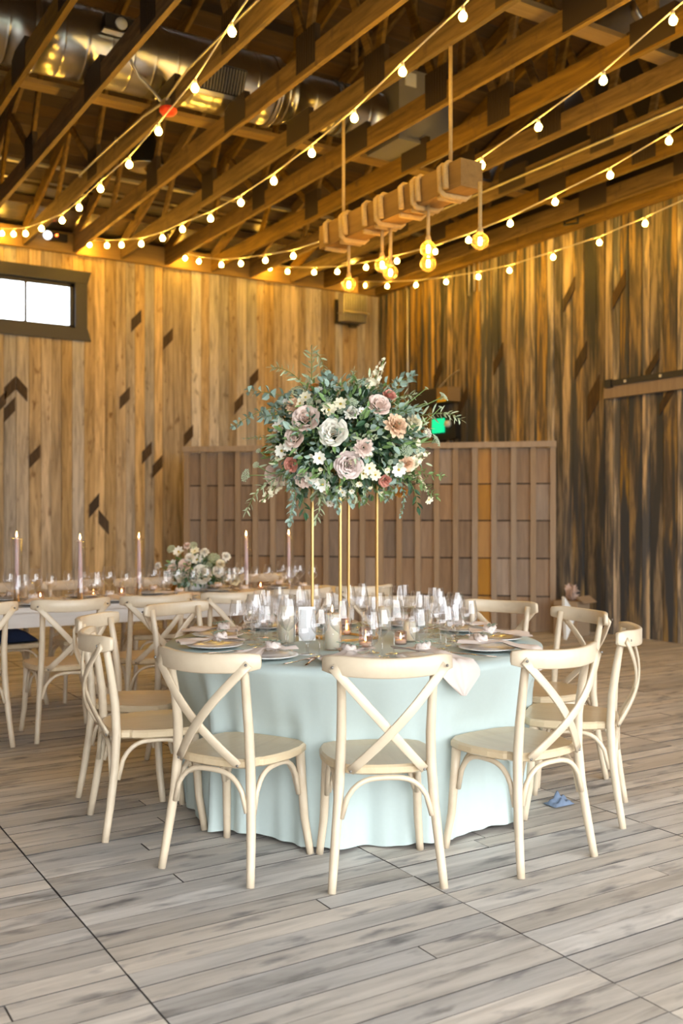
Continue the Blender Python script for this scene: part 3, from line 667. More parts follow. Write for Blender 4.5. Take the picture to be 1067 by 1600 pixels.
# ================================================================== ROUND TABLE
TZ = .76
tb = empty('round_table', TC); tag(tb, 'round banquet table hidden under the pale aqua cloth', 'table')
MB().lathe([(0, TZ - .035), (TR - .02, TZ - .035), (TR - .02, TZ - .006), (0, TZ - .006)], 48).build('table_top', 'tableleg', tb)
MB().lathe([(.26, 0), (.24, .03), (.05, .05), (.05, TZ - .035), (0, TZ - .035)], 20).build('pedestal', 'tableleg', tb)
folds = []
def cloth():
    N = 300; rows = [(0, 0), (.35, 0), (.65, 0), (.85, 0)]
    vs = []; fs = []
    prof = [('t', .02), ('t', .4), ('t', .7), ('t', .88)] + [('d', i / 26) for i in range(27)]
    rr_ = random.Random(3)
    base = [(rr_.uniform(0, 2 * PI), w, amp) for w, amp in ((5, .010), (9, .022), (14, .030), (21, .022), (33, .010))]
    def rad(a, h):                                   # h 0 at top edge .. 1 at floor
        r0 = TR + .012
        g = sum(amp * math.sin(w * a + ph + .5 * math.sin(3 * a)) for ph, w, amp in base) * (h ** .8) * 1.25
        near = 9
        for c in ANG:
            d = abs((math.degrees(a) - c + 180) % 360 - 180); near = min(near, d / 14.5)
        tuck = math.exp(-near ** 4)                  # cloth is pressed in where chairs stand
        r_ = r0 + g * (1 - .68 * tuck) + .085 * h * (1 - tuck) - (.088 + .022 * h) * tuck * min(1, h * 3.0) + .009 * h * math.sin(47 * a + 2 * math.sin(5 * a)) * (1 - .5 * tuck) + .022 * (1 - tuck) * max(0, h - .92) / .08 * (.5 + .5 * math.sin(13 * a))
        for fa_, fr_ in CH_:                         # the cloth gives way to each front leg
            dd = abs((a - fa_ + PI) % (2 * PI) - PI); w_ = math.exp(-(dd / .085) ** 2) * min(1, h * 2.4)
            r_ -= w_ * max(0, r_ - (fr_ - .034))
        return r_
    for kind, q in prof:
        for k_ in range(N):
            a = 2 * PI * k_ / N
            if kind == 't': r_ = TR * q; z = TZ
            else:
                h = q; rnd_ = .02
                r_ = rad(a, h); z = TZ - (TZ - .004) * h
                if q == 0: r_ = TR + .002; z = TZ - .002
                lift = .012 * (1 + math.sin(9 * a + 1) * math.sin(4 * a)) * max(0, h - .9) / .1
                z += lift
            vs.append((r_ * math.cos(a), r_ * math.sin(a), z))
    P = len(prof)
    for i in range(P - 1):
        for k_ in range(N): fs.append((i * N + k_, (i + 1) * N + k_, (i + 1) * N + (k_ + 1) % N, i * N + (k_ + 1) % N))
    fs.append(tuple(range(N)))
    return MB().add(vs, fs)
tcl = cloth().build('tablecloth', 'cloth', None, True, TC); tag(tcl, 'pale aqua floor length cloth draped over the round table', 'tablecloth')
bf = MB(); bf.grid(lambda u, w: Vector(((u - .5) * .13, (w - .5) * .09, .03 * math.sin(u * PI) * math.sin(w * PI) * (1.2 + math.sin(u * 17) * .5 + math.sin(w * 13) * .5) + .004)), 14, 12)
bp_ = gp(866, 1258); o = bf.build('blue_cloth', 'blue', None, True, (bp_.x + .03, bp_.y, 0)); tag(o, 'small crumpled light blue cloth on the floor beside the tablecloth', 'cloth')

# ---- gold stand
SC = at(538, 1000, 5.05); SC.z = TZ
half = .118
camang = math.atan2(SC.y, SC.x)
st = empty('gold_stand', (SC.x, SC.y, TZ), camang + PI / 4 - .13); tag(st, 'tall slim gold metal stand with four legs on the round table', 'flower stand')
SH = .86
for sx in (-1, 1):
    for sy in (-1, 1): MB().box((sx * half, sy * half, SH / 2 + .002), (.011, .011, SH)).build('leg', 'gold', st)
for zz in (.008, SH - .004):
    for s_ in (-1, 1):
        MB().box((0, s_ * half, zz), (2 * half + .011, .011, .011)).build('rail', 'gold', st); MB().box((s_ * half, 0, zz), (.011, 2 * half + .011, .011)).build('rail', 'gold', st)
MB().box((0, 0, SH + .004), (2 * half + .02, 2 * half + .02, .006)).build('top_plate', 'gold', st)

# ================================================================== FLOWERS
def petal(mb, m, w, l, cup, curl, nu=5, nv=5, tip=.0):
    def fn(u, v_):
        x = (u - .5) * 2; y = v_
        wd = w * math.sin(PI * min(.96, .12 + .80 * y)) ** .7
        return m @ Vector((x * wd * .5, l * y - curl * .3 * l * max(0, y - .6), cup * l * (y * y * .6 + .35 * x * x) - curl * l * max(0, y - .65) ** 2 * 3 + tip * (1 - abs(x)) * y))
    mb.grid(fn, nu, nv)
def rose(R_=1.0, seed=0):
    rr = random.Random(seed); mb = MB()
    # facing +z ; layered cupped petals
    lay = [(2, .05, 96, .40, .50, 0), (3, .25, 92, .50, .54, -.02), (4, .50, 86, .66, .58, -.05), (5, .80, 80, .80, .62, -.09), (5, 1.10, 70, .92, .66, -.15), (6, 1.35, 54, 1.0, .70, -.22), (6, 1.5, 32, 1.05, .66, -.3)]
    for i, (n, rad_, tilt, w, l, dz_) in enumerate(lay):
        for k_ in range(n):
            a = 2 * PI * (k_ + .5 * (i % 2) + rr.uniform(-.1, .1)) / n
            m = Matrix.Rotation(a, 4, 'Z') @ Matrix.Translation((0, rad_ * .36, dz_)) @ Matrix.Rotation(math.radians(tilt + rr.uniform(-5, 5)), 4, 'X')
            petal(mb, m, w, l, -.22 if i < 5 else .1, .0 if i < 4 else .35, 6, 5)
    mb.xf(Matrix.Scale(R_ , 4)); return mb
def cosmos(n=8, cup=.15, seed=0):
    rr = random.Random(seed); mb = MB()
    for k_ in range(n):
        m = Matrix.Rotation(2 * PI * k_ / n + rr.uniform(-.1, .1), 4, 'Z') @ Matrix.Translation((0, .1, 0)) @ Matrix.Rotation(math.radians(rr.uniform(5, 24)), 4, 'X')
        petal(mb, m, .62, .9, cup, .1, 4, 4)
    return mb
def carnation(seed=0, n=46):
    rr = random.Random(seed); mb = MB()
    for k_ in range(n):
        f_ = k_ / n; a = k_ * 2.4; tilt = 85 - 90 * f_
        m = Matrix.Rotation(a, 4, 'Z') @ Matrix.Translation((0, .08 + .3 * f_, .1 - .25 * f_)) @ Matrix.Rotation(math.radians(tilt + rr.uniform(-12, 12)), 4, 'X')
        petal(mb, m, .42, .55 + .15 * f_, .25, .35, 3, 4)
    return mb
def umbel(seed=0, n=60):
    rr = random.Random(seed); mb = MB()
    for k_ in range(n):
        r_ = math.sqrt((k_ + .5) / n); a = k_ * 2.4; p = Vector((r_ * math.cos(a), r_ * math.sin(a), .35 * (1 - r_ * r_) + rr.uniform(-.06, .06)))
        s_ = .13
        mb.add([p + Vector((s_ * x, s_ * y, s_ * z)) for x, y, z in ((1, 0, 0), (0, 1, 0), (-1, 0, 0), (0, -1, 0), (0, 0, .7), (0, 0, -.5))], [(0, 1, 4), (1, 2, 4), (2, 3, 4), (3, 0, 4), (1, 0, 5), (2, 1, 5), (3, 2, 5), (0, 3, 5)])
        if k_ % 4 == 0: mb.tube([(0, 0, -.8), p * .6 + Vector((0, 0, -.2)), p], .02, 4)
    return mb
FM = {}
for nm, mats in (('rose', ('f_white', 'f_blush', 'f_mauve', 'f_coral', 'f_cream')), ('cosmos', ('f_white', 'f_cream')), ('carnation', ('f_peach', 'f_blush', 'f_rust', 'f_white')), ('umbel', ('f_green', 'f_white'))):
    for i, mt in enumerate(mats):
        mb = {'rose': rose, 'cosmos': cosmos, 'carnation': carnation, 'umbel': umbel}[nm](seed=i + 3)
        FM[nm + mt] = mb.mesh(nm, mt, True)
HEART = MB().lathe([(0, -.05), (.2, 0), (.16, .12), (0, .18)], 10).mesh('flower_heart', 'f_heart', True)
def flower(root, kind, mt, p, s_, nrm, name=None):
    nm = {'rose': 'rose', 'cosmos': 'white_blossom', 'carnation': 'carnation', 'umbel': 'lace_flower'}[kind]
    o = link(name or nm, FM[kind + mt], root, p); o.scale = (s_, s_, s_)
    o.rotation_euler = Vector(nrm).to_track_quat('Z', 'Y').to_euler(); o.rotation_euler.rotate_axis('Z', random.uniform(0, 6))
    if kind == 'cosmos': link('flower_heart', HEART, o)
    return o
def leaf(mb, p, d, n, l, w, cup=.15):
    """d direction, n facing normal"""
    d = Vector(d).normalized(); n = Vector(n); n = (n - d * n.dot(d)); n = n.normalized() if n.length > 1e-4 else d.orthogonal().normalized(); b = d.cross(n)
    p = Vector(p)
    pts = [p, p + d * l * .30 + b * w * .46 + n * cup * w, p + d * l * .68 + b * w * .42 + n * cup * w, p + d * l - n * cup * w * .6, p + d * l * .68 - b * w * .42 + n * cup * w, p + d * l * .30 - b * w * .46 + n * cup * w, p + d * l * .5]
    mb.add(pts, [(0, 1, 6), (1, 2, 6), (2, 3, 6), (3, 4, 6), (4, 5, 6), (5, 0, 6)])
def branch(root, pts, mat, n, l, w, name, seed=0, pair=True, stemr=.002, droop=0, taper=.5):
    rr = random.Random(seed); pts = [Vector(p) for p in pts]
    def P(t_):
        m_ = len(pts) - 1; i = min(int(t_ * m_), m_ - 1); f_ = t_ * m_ - i
        p0 = pts[max(i - 1, 0)]; p1 = pts[i]; p2 = pts[i + 1]; p3 = pts[min(i + 2, m_)]
        return .5 * ((2 * p1) + (p2 - p0) * f_ + (2 * p0 - 5 * p1 + 4 * p2 - p3) * f_ ** 2 + (3 * p1 - p0 - 3 * p2 + p3) * f_ ** 3)
    mb = MB()
    for i in range(n):
        t_ = .12 + .88 * i / (n - 1); p = P(t_); tg = (P(min(1, t_ + .03)) - P(max(0, t_ - .03))).normalized()
        s_ = 1 - taper * t_ * t_
        side = tg.orthogonal().normalized(); side = Matrix.Rotation(rr.uniform(-.5, .5) + i * 1.7, 3, tg) @ side
        for q in ((1, -1) if pair else ((1,) if i % 2 else (-1,))):
            d = (tg * rr.uniform(.35, .8) + side * q + Vector((0, 0, -droop))).normalized()
            leaf(mb, p, d, tg.cross(d).cross(d) + Vector((rr.uniform(-.6, .6), rr.uniform(-.6, .6), rr.uniform(-.3, .9))), l * s_ * rr.uniform(.8, 1.15), w * s_ * rr.uniform(.85, 1.1))
    leaf(mb, P(1), P(1) - P(.95), (0, 0, 1), l * .7, w * .7)
    o = mb.build(name, mat, root, False)
    MB().tube([P(i / 12) for i in range(13)], [stemr * (1.5 - i / 12) for i in range(13)], 5).build('stem', 'stem', o, True)
    return o
FC = at(541, 688, 5.05); ER = (.39, .33, .285)         # centre and half axes of the flower ball
fa = empty('flower_arrangement', (SC.x, SC.y, TZ + SH + .008)); tag(fa, 'large round arrangement of blush roses, white blossoms and eucalyptus on the gold stand', 'flowers')
OFF = Vector((SC.x, SC.y, TZ + SH + .008)); FCl = FC - OFF
def surf(px, py, grow=1.0):
    """point of the ellipsoid of the ball (camera-facing side) seen at a pixel"""
    d0 = at(px, py, 5.05) - FC; u = d0.dot(RT) / ER[0]; w_ = d0.z / ER[2]; q = u * u + w_ * w_
    dep = ER[1] * math.sqrt(max(0, 1 - q)) if q < 1 else 0
    p = at(px, py, 5.05 - dep * .95)
    n = Vector(RT * (u / ER[0]) + Vector((0, 0, w_ / ER[2])) - FW * (math.sqrt(max(.05, 1 - q)) / ER[1]))
    return p - OFF, n.normalized()
kx = .3561
def cp(u, v_): return (350 + u * kx, 530 + v_ * kx)
FL = [('rose', 'f_white', 485, 415, 52), ('rose', 'f_mauve', 545, 548, 50), ('rose', 'f_blush', 322, 435, 38), ('rose', 'f_blush', 365, 362, 50), ('rose', 'f_blush', 670, 305, 42), ('rose', 'f_blush', 240, 590, 44), ('rose', 'f_coral', 308, 545, 28),
      ('rose', 'f_coral', 715, 268, 26), ('rose', 'f_cream', 815, 378, 34), ('carnation', 'f_peach', 740, 390, 44), ('carnation', 'f_blush', 612, 478, 34), ('carnation', 'f_blush', 358, 600, 36), ('carnation', 'f_peach', 318, 310, 32), ('carnation', 'f_peach', 790, 540, 30),
      ('carnation', 'f_rust', 768, 655, 24), ('rose', 'f_rustx', 700, 610, 24), ('carnation', 'f_rust', 405, 235, 20), ('carnation', 'f_rust', 205, 490, 22),
      ('cosmos', 'f_cream', 460, 328, 34), ('cosmos', 'f_cream', 512, 303, 32), ('cosmos', 'f_white', 262, 393, 34), ('cosmos', 'f_white', 268, 490, 32), ('cosmos', 'f_white', 435, 622, 36), ('cosmos', 'f_white', 385, 598, 30), ('cosmos', 'f_white', 422, 520, 30), ('cosmos', 'f_white', 755, 565, 34),
      ('cosmos', 'f_white', 300, 470, 26), ('cosmos', 'f_cream', 630, 560, 30), ('cosmos', 'f_cream', 655, 585, 26), ('cosmos', 'f_cream', 608, 580, 26), ('cosmos', 'f_cream', 365, 275, 28), ('cosmos', 'f_cream', 345, 300, 26), ('cosmos', 'f_white', 285, 300, 24),
      ('carnation', 'f_white', 555, 340, 26), ('umbel', 'f_green', 325, 252, 34), ('umbel', 'f_green', 560, 300, 28), ('umbel', 'f_green', 785, 490, 28), ('umbel', 'f_green', 590, 215, 24), ('umbel', 'f_white', 870, 420, 26), ('cosmos', 'f_cream', 800, 370, 24), ('cosmos', 'f_cream', 880, 690, 22), ('cosmos', 'f_white', 465, 700, 20), ('cosmos', 'f_white', 520, 655, 20)]
for (kd, mt, u, v_, r_) in FL:
    if mt == 'f_rustx': mt = 'f_coral'
    px, py = cp(u, v_); p, n = surf(px, py); s_ = r_ * kx / FPX * 4.85 * {'rose': 1.18, 'cosmos': 1.05, 'carnation': 1.35, 'umbel': 1.0}[kd]
    n = (n * .75 - FW * .5 + Vector((0, 0, .12)) + Vector((random.uniform(-.15, .15), random.uniform(-.15, .15), 0))).normalized()
    flower(fa, kd, mt, p + n * .035, s_, n)
rr = random.Random(9)
for i in range(60):                                   # small filler blossoms between the roses
    a = rr.uniform(0, 2 * PI); q = math.sqrt(rr.uniform(.1, 1)); px, py = 541 + 118 * q * math.cos(a), 690 + 88 * q * math.sin(a)
    p, n = surf(px, py); mt = rr.choice(('f_white', 'f_cream', 'f_cream', 'f_green', 'f_green')); n = (n - FW * .4).normalized()
    flower(fa, 'umbel' if mt == 'f_green' else 'cosmos', mt, p + n * .03, rr.uniform(.011, .021), n)
# back of the ball
rr = random.Random(5)
for i in range(26):
    a = rr.uniform(-1.3, 1.3); e = rr.uniform(-.5, 1.0)
    n = (FW * math.cos(a) + RT * math.sin(a)) * math.cos(e) + Vector((0, 0, math.sin(e)))
    p = FCl + FW * n.dot(FW) * ER[1] + RT * n.dot(RT) * ER[0] + Vector((0, 0, n.z * ER[2]))
    kd, mt = rr.choice((('rose', 'f_white'), ('rose', 'f_blush'), ('cosmos', 'f_white'), ('cosmos', 'f_cream'), ('carnation', 'f_peach'), ('umbel', 'f_green')))
    flower(fa, kd, mt, p + n * .02, rr.uniform(.035, .055), n)
def spike(root, base, tip, mt, s_, n=16, seed=0):         # stock: florets packed along a stem
    rr = random.Random(seed); mb = MB(); base = Vector(base); tip = Vector(tip); ax = (tip - base).normalized()
    o1 = ax.orthogonal().normalized()
    for i in range(n):
        t_ = i / (n - 1); r_ = s_ * (1.1 - .75 * t_); c = base.lerp(tip, t_) + (Matrix.Rotation(i * 2.4, 3, ax) @ o1) * r_ * .55
        m = Matrix.Translation(c) @ (Matrix.Rotation(i * 2.4, 3, ax) @ o1).to_track_quat('Z', 'Y').to_matrix().to_4x4()
        for k_ in range(5): petal(mb, m @ Matrix.Rotation(2 * PI * k_ / 5, 4, 'Z') @ Matrix.Rotation(.4, 4, 'X'), r_ * .75, r_ * .8, .2, .2, 3, 3)
    o = mb.build('flower_spike', mt, root, True); MB().tube([base, tip], .003, 5).build('stem', 'stem', o, True)
for i, (a, b, mt, s_) in enumerate((((640, 215), (705, 85), 'f_cream', .034), ((800, 560), (895, 495), 'f_cream', .034), ((255, 610), (165, 715), 'f_cream', .036), ((400, 290), (330, 330), 'f_cream', .03), ((840, 600), (900, 680), 'f_cream', .022))):
    p0, _ = surf(*cp(*a)); p1 = at(*cp(*b), 4.95) - OFF; spike(fa, p0, p1, mt, s_, 18, i)
def br(list_uv, dep, mat, n, l, w, name, seed, pair=True, droop=0, taper=.5):
    """branch along picture points; starts inside the ball"""
    pts = [FCl + (at(*cp(*list_uv[0]), 5.0) - OFF - FCl) * .55] + [at(*cp(*uv), 5.02 + dep * (i + 1) / len(list_uv)) - OFF for i, uv in enumerate(list_uv)]
    branch(fa, pts, mat, n, l * 1.2, w * 1.3, name, seed, pair, droop=droop, taper=taper)
br([(330, 270), (220, 240), (115, 225)], -.1, 'leafe', 11, .042, .040, 'eucalyptus_branch', 1, taper=.2)
br([(300, 290), (210, 300), (110, 340), (45, 380)], -.12, 'leafe', 13, .036, .034, 'eucalyptus_branch', 2, taper=.3)
br([(330, 310), (240, 330), (170, 340)], -.22, 'leafe', 9, .042, .040, 'eucalyptus_branch', 3, taper=.2)
br([(440, 240), (450, 200), (455, 165)], -.05, 'leafe', 8, .046, .042, 'eucalyptus_branch', 4, taper=.2)
br([(600, 250), (720, 200), (825, 165)], .08, 'leafe', 11, .044, .038, 'eucalyptus_branch', 5, taper=.2)
br([(650, 280), (740, 235), (770, 190)], -.05, 'leafe', 9, .044, .040, 'eucalyptus_branch', 6, taper=.2)
br([(700, 330), (800, 310), (850, 320)], -.2, 'leafe', 9, .045, .041, 'eucalyptus_branch', 7, taper=.2)
br([(390, 210), (385, 120), (385, 50), (425, 85), (440, 140)], 0, 'leafo', 18, .055, .013, 'olive_branch', 8)
br([(360, 220), (310, 160), (255, 130), (215, 125)], -.05, 'leafo', 15, .05, .012, 'olive_branch', 9)
br([(700, 300), (780, 250), (830, 245)], -.05, 'leafo', 13, .055, .014, 'olive_branch', 10, droop=.4)
br([(780, 350), (900, 330), (980, 325), (1032, 350)], -.1, 'leafo', 18, .055, .013, 'olive_branch', 11, droop=.3)
br([(330, 560), (240, 600), (150, 660), (100, 750)], -.15, 'leafo', 18, .055, .014, 'olive_branch', 12, droop=.2)
br([(300, 430), (200, 430), (90, 435)], -.15, 'leafe', 20, .026, .012, 'eucalyptus_branch', 13, taper=.6)
br([(310, 600), (310, 680), (300, 740), (290, 800)], -.25, 'leafe', 14, .050, .024, 'eucalyptus_branch', 14, droop=.5)
br([(350, 640), (345, 690), (355, 760)], -.2, 'leafd', 9, .065, .024, 'ruscus_branch', 15, droop=.3)
br([(420, 650), (425, 720), (405, 790)], -.2, 'leafo', 12, .06, .014, 'olive_branch', 16, droop=.4)
br([(510, 600), (495, 680), (500, 750)], -.26, 'leafe', 12, .045, .024, 'eucalyptus_branch', 17, droop=.4)
br([(560, 600), (550, 660), (560, 720)], -.2, 'leafe', 7, .05, .03, 'eucalyptus_branch', 18, droop=.4)
br([(610, 600), (620, 660), (605, 720)], -.2, 'leafe', 16, .024, .013, 'eucalyptus_branch', 19, droop=.3)
br([(760, 620), (790, 690), (775, 775)], -.2, 'leafe', 18, .024, .014, 'eucalyptus_branch', 20, droop=.3)
br([(780, 600), (830, 650), (850, 735)], -.15, 'leafd', 10, .06, .02, 'ruscus_branch', 21, droop=.2)
br([(790, 590), (880, 640), (930, 690)], -.1, 'leafm', 12, .045, .018, 'ruscus_branch', 22)
br([(800, 560), (890, 590), (955, 600)], -.1, 'leafm', 12, .04, .016, 'ruscus_branch', 23)
br([(560, 230), (565, 180), (570, 140)], 0, 'leafo', 12, .035, .014, 'olive_branch', 24)
br([(480, 290), (500, 230), (520, 200)], -.1, 'leafm', 10, .04, .014, 'ruscus_branch', 25)
br([(480, 520), (410, 470), (370, 320)], -.36, 'leafe', 16, .036, .018, 'eucalyptus_branch', 26)
br([(480, 520), (400, 520), (350, 560)], -.34, 'leafe', 14, .034, .016, 'eucalyptus_branch', 27)
br([(520, 400), (600, 310), (690, 350)], -.34, 'leafe', 20, .034, .017, 'eucalyptus_branch', 28)
br([(520, 420), (600, 430), (665, 430)], -.36, 'leafo', 18, .03, .014, 'olive_branch', 29)
br([(680, 470), (780, 420), (860, 400)], -.3, 'leafd', 12, .06, .02, 'ruscus_branch', 30)
br([(340, 580), (290, 610), (300, 680)], -.28, 'leafe', 18, .026, .013, 'eucalyptus_branch', 31)
br([(700, 520), (760, 620), (720, 700)], -.26, 'leafe', 13, .045, .022, 'eucalyptus_branch', 32)
# lace flowers on long stems
for i, (a, b, s_) in enumerate((((690, 350), (888, 215), .012), ((700, 350), (962, 252), .03), ((780, 440), (930, 445), .034), ((280, 570), (95, 598), .034), ((250, 590), (140, 552), .018), ((690, 330), (885, 280), .014), ((230, 520), (150, 490), .014), ((800, 420), (950, 300), .014))):
    p0, _ = surf(*cp(*a)); p1 = at(*cp(*b), 4.9) - OFF
    o = flower(fa, 'umbel', 'f_green', p1, s_, (p1 - p0).normalized() + Vector((0, 0, .5)) - FW * .6, 'lace_flower')
    st_ = MB().tube([p0, p0.lerp(p1, .5) + Vector((0, 0, -.015)), p1], .0024, 5).build('flower_stem', 'stem', fa, True)
def foliage(root, c, er, n, l, w, mat, seed, lo=.55, hi=1.02, name='foliage', zmin=-9):
    rr = random.Random(seed); mb = MB(); k_ = 0
    while k_ < n:
        d = Vector((rr.gauss(0, 1), rr.gauss(0, 1), rr.gauss(0, 1))).normalized(); s_ = rr.uniform(lo, hi)
        p = Vector((d.x * er[0], d.y * er[1], d.z * er[2])) * s_ + Vector(c)
        if p.z < zmin: continue
        dd = (d + Vector((rr.uniform(-.9, .9), rr.uniform(-.9, .9), rr.uniform(-.9, .7)))).normalized()
        leaf(mb, p, dd, d + Vector((rr.uniform(-.4, .4), rr.uniform(-.4, .4), .3)), l * rr.uniform(.7, 1.2), w * rr.uniform(.7, 1.2)); k_ += 1
    o = mb.build(name, mat, root); tag(o, kind='stuff'); return o
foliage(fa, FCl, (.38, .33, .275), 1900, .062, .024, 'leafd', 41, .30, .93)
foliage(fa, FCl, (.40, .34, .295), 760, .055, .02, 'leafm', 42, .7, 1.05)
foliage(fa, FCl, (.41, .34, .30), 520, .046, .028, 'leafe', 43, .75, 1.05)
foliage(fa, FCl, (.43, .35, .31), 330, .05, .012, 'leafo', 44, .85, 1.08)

# ================================================================== TABLEWARE
def glassprof(foot, stem_h, stem_r, bowl):
    G_ = 1.1; foot *= G_; stem_h *= G_; stem_r *= G_; bowl = [(r * G_, z * G_) for r, z in bowl]
    p = [(0, 0), (foot, 0), (foot, .002), (foot * .5, .005), (stem_r, .012), (stem_r, stem_h)]
    p += bowl
    inner = [(max(0.0, r - .0016), z) for r, z in reversed(bowl)]
    return p
GW = {}
def bowl(z0, z1, rm, rt, q=.42, n=9):
    out = []
    for i in range(n):
        t_ = i / (n - 1); z = z0 + (z1 - z0) * t_
        r_ = rm * math.sin(PI / 2 * min(1, t_ / q)) ** .75 if t_ < q else rm + (rt - rm) * ((t_ - q) / (1 - q)) ** 1.6
        out.append((max(r_, .004), z))
    return out
GW['large_wine_glass'] = MB().lathe(glassprof(.037, .085, .0035, bowl(.088, .225, .046, .032)), 22, cap=False).mesh('wine_glass', 'glass', True)
GW['small_wine_glass'] = MB().lathe(glassprof(.034, .080, .0033, bowl(.083, .195, .037, .027)), 22, cap=False).mesh('wine_glass', 'glass', True)
GW['water_goblet'] = MB().lathe(glassprof(.036, .036, .007, bowl(.040, .185, .041, .031)), 22, cap=False).mesh('water_goblet', 'glass', True)
GW['champagne_flute'] = MB().lathe(glassprof(.032, .080, .0033, bowl(.083, .235, .025, .021, .5)), 22, cap=False).mesh('champagne_flute', 'glass', True)
PLATE = MB().lathe([(0, .006), (.085, .006), (.10, .012), (.132, .017), (.135, .019), (.132, .021), (.098, .016), (.084, .010), (0, .010)], 36).mesh('dinner_plate', 'china', True)
def fork_me():
    mb = MB(); mb.tube([(0, -.10, .004), (0, -.03, .003), (0, .04, .007), (0, .055, .005)], [.9, .55, .5, 1.2], sec=(.012, .003), up=(0, 0, 1))
    for i in range(4): mb.tube([(-.009 + .006 * i, .055, .005), (-.009 + .006 * i, .10, .006)], 1, sec=(.003, .002), up=(0, 0, 1))
    return mb
FORK = fork_me().mesh('fork', 'silver', True)
KNIFE = MB().tube([(0, -.115, .004), (0, -.02, .004), (0, -.01, .004), (.002, .05, .004), (.003, .10, .004), (-.002, .118, .003)], [.8, .9, .9, 1.4, 1.3, .3], sec=(.012, .003), up=(0, 0, 1)).mesh('knife', 'silver', True)
def napkin(over, seed, flip=1):
    """napkin knotted on the plate; local +y points to the diner (outwards); over = metres hanging past the cloth edge"""
    rr = random.Random(seed); mb = MB(); edge = .22
    def path(t_):
        L_ = .13 + edge + over if over else .13 + .16
        s_ = -.12 + t_ * L_
        if s_ < edge: return s_, .030 - .012 * min(1, max(0, (s_ - .1) / .1)), 0
        q = s_ - edge; b = .03
        if q < b: return edge + q * .8, .018 - q * q * 6, 0
        return edge + b * .8 + .006 + .05 * (q - b), .012 - (q - b), 1
    def fn(u, v_):
        y, z, hang = path(v_); k_ = abs(v_ - .42)
        w = (.035 + .16 * min(1, k_ * 2.3) ** .8) * (1 - .9 * max(0, v_ - .82) / .18 * (1 if over else .3))
        x = (u - .5) * w + .05 * (v_ - .4) * flip
        wav = .010 * math.sin(u * 9 + seed) * min(1, k_ * 4) + .006 * math.sin(u * 17 + v_ * 5)
        if hang: return Vector((x, y + wav * .8 + .008, z))
        return Vector((x, y, z + abs(wav) + .004 + .010 * math.exp(-(k_ * 9) ** 2)))
    def fn2(u, v_): return fn(u, v_) + Vector((0, .0 , -.003)) if path(v_)[2] == 0 else fn(u, v_) + Vector((0, -.003, 0))
    mb.grid(fn, 11, 26); mb.grid(fn2, 11, 26)
    # knot
    for i in range(5):
        a = i * 1.3; mb.tube([(.03 * math.cos(a), -.03 + .03 * math.sin(a), .035), (.022 * math.cos(a + 1.3), -.03 + .024 * math.sin(a + 1.3), .062), (.03 * math.cos(a + 2.6), -.03 + .03 * math.sin(a + 2.6), .036)], [.010, .014, .010], 7)
    return mb
NAP = {}
def get_nap(over, s_):
    k_ = (over, s_ % 3)
    if k_ not in NAP: NAP[k_] = napkin(over, s_ % 3, 1 if s_ % 2 else -1).mesh('napkin', 'napkin', True)
    return NAP[k_]
def sprig_me(seed):
    rr = random.Random(seed); mb = MB()
    mb.tube([(-.06, 0, .0), (0, .006, .006), (.07, 0, .002)], .0015, 4)
    for i in range(9):
        t_ = -.055 + i * .014; leaf(mb, (t_, .004, .004), (.5, (-1) ** i, .3), (0, 0, 1), .024, .016)
    return mb
SPRIG = sprig_me(1).mesh('eucalyptus_sprig', 'leafe')
LQ = {}
def setting(origin, ang_, seat, groups, kinds, over=0, n=0, rp=.0, detail=True):
    """origin: plate centre on the table; ang_: direction towards the diner (degrees)"""
    o0 = Vector((origin[0], origin[1], TZ + .002)); a = math.radians(ang_); er = Vector((math.cos(a), math.sin(a), 0)); et = Vector((-math.sin(a), math.cos(a), 0))
    def put(nm, me_, r_, t_, z=0, rot=0, lab='', cat='', grp=''):
        o = link(nm, me_, None, o0 + er * r_ + et * t_ + Vector((0, 0, z))); o.rotation_euler = (0, 0, a - PI / 2 + rot)
        tag(o, lab + ' ' + seat, cat, grp + ' on ' + groups); return o
    put('dinner_plate', PLATE, 0, 0, 0, 0, 'white plate under napkin', 'plate', 'plates')
    nk = put('napkin', get_nap(over, n), 0, 0, .004, random.uniform(-.12, .12), 'knotted blush napkin' + (' hanging over table edge' if over else ''), 'napkin', 'napkins')
    put('fork', FORK, .0, .165, .0, PI + random.uniform(-.1, .1), 'rose gold fork', 'fork', 'forks')
    put('knife', KNIFE, .0, -.165, .0, PI + random.uniform(-.1, .1), 'rose gold knife', 'knife', 'knives')
    if detail: put('eucalyptus_sprig', SPRIG, -.02, .01, .072, random.uniform(-1, 1), 'green sprig on napkin', 'sprig', 'sprigs')
    for (kd, r_, t_) in kinds:
        nm = 'wine_glass' if 'wine' in kd else kd
        put(nm, GW[kd], r_ + random.uniform(-.006, .006), t_ + random.uniform(-.006, .006), 0, 0, kd.replace('_', ' '), 'glass', 'glasses')
RS = ['at front left chair', 'at front centre chair', 'between front centre and front right chairs', 'at front right chair', 'at rightmost side chair', 'at far right chair', 'at chair before the screen', 'at back centre chair', 'at back, left of stand', 'at back left chair', 'at left side chair']
OV = {2: .15, 3: .10, 0: .05}
for i, a in enumerate([206, 236, 264, 298, 330, 2, 34, 66, 100, 136, 170]):
    p = TC + Vector((math.cos(math.radians(a)), math.sin(math.radians(a)), 0)) * .715
    setting(p, a, RS[i], 'the round table', [('large_wine_glass', -.215, -.045), ('small_wine_glass', -.15, -.135), ('water_goblet', -.20, .075), ('champagne_flute', -.295, -.11)] if i not in (1,) else [('large_wine_glass', -.215, -.045), ('small_wine_glass', -.15, -.14), ('water_goblet', -.17, .095)], OV.get(i, 0), i)
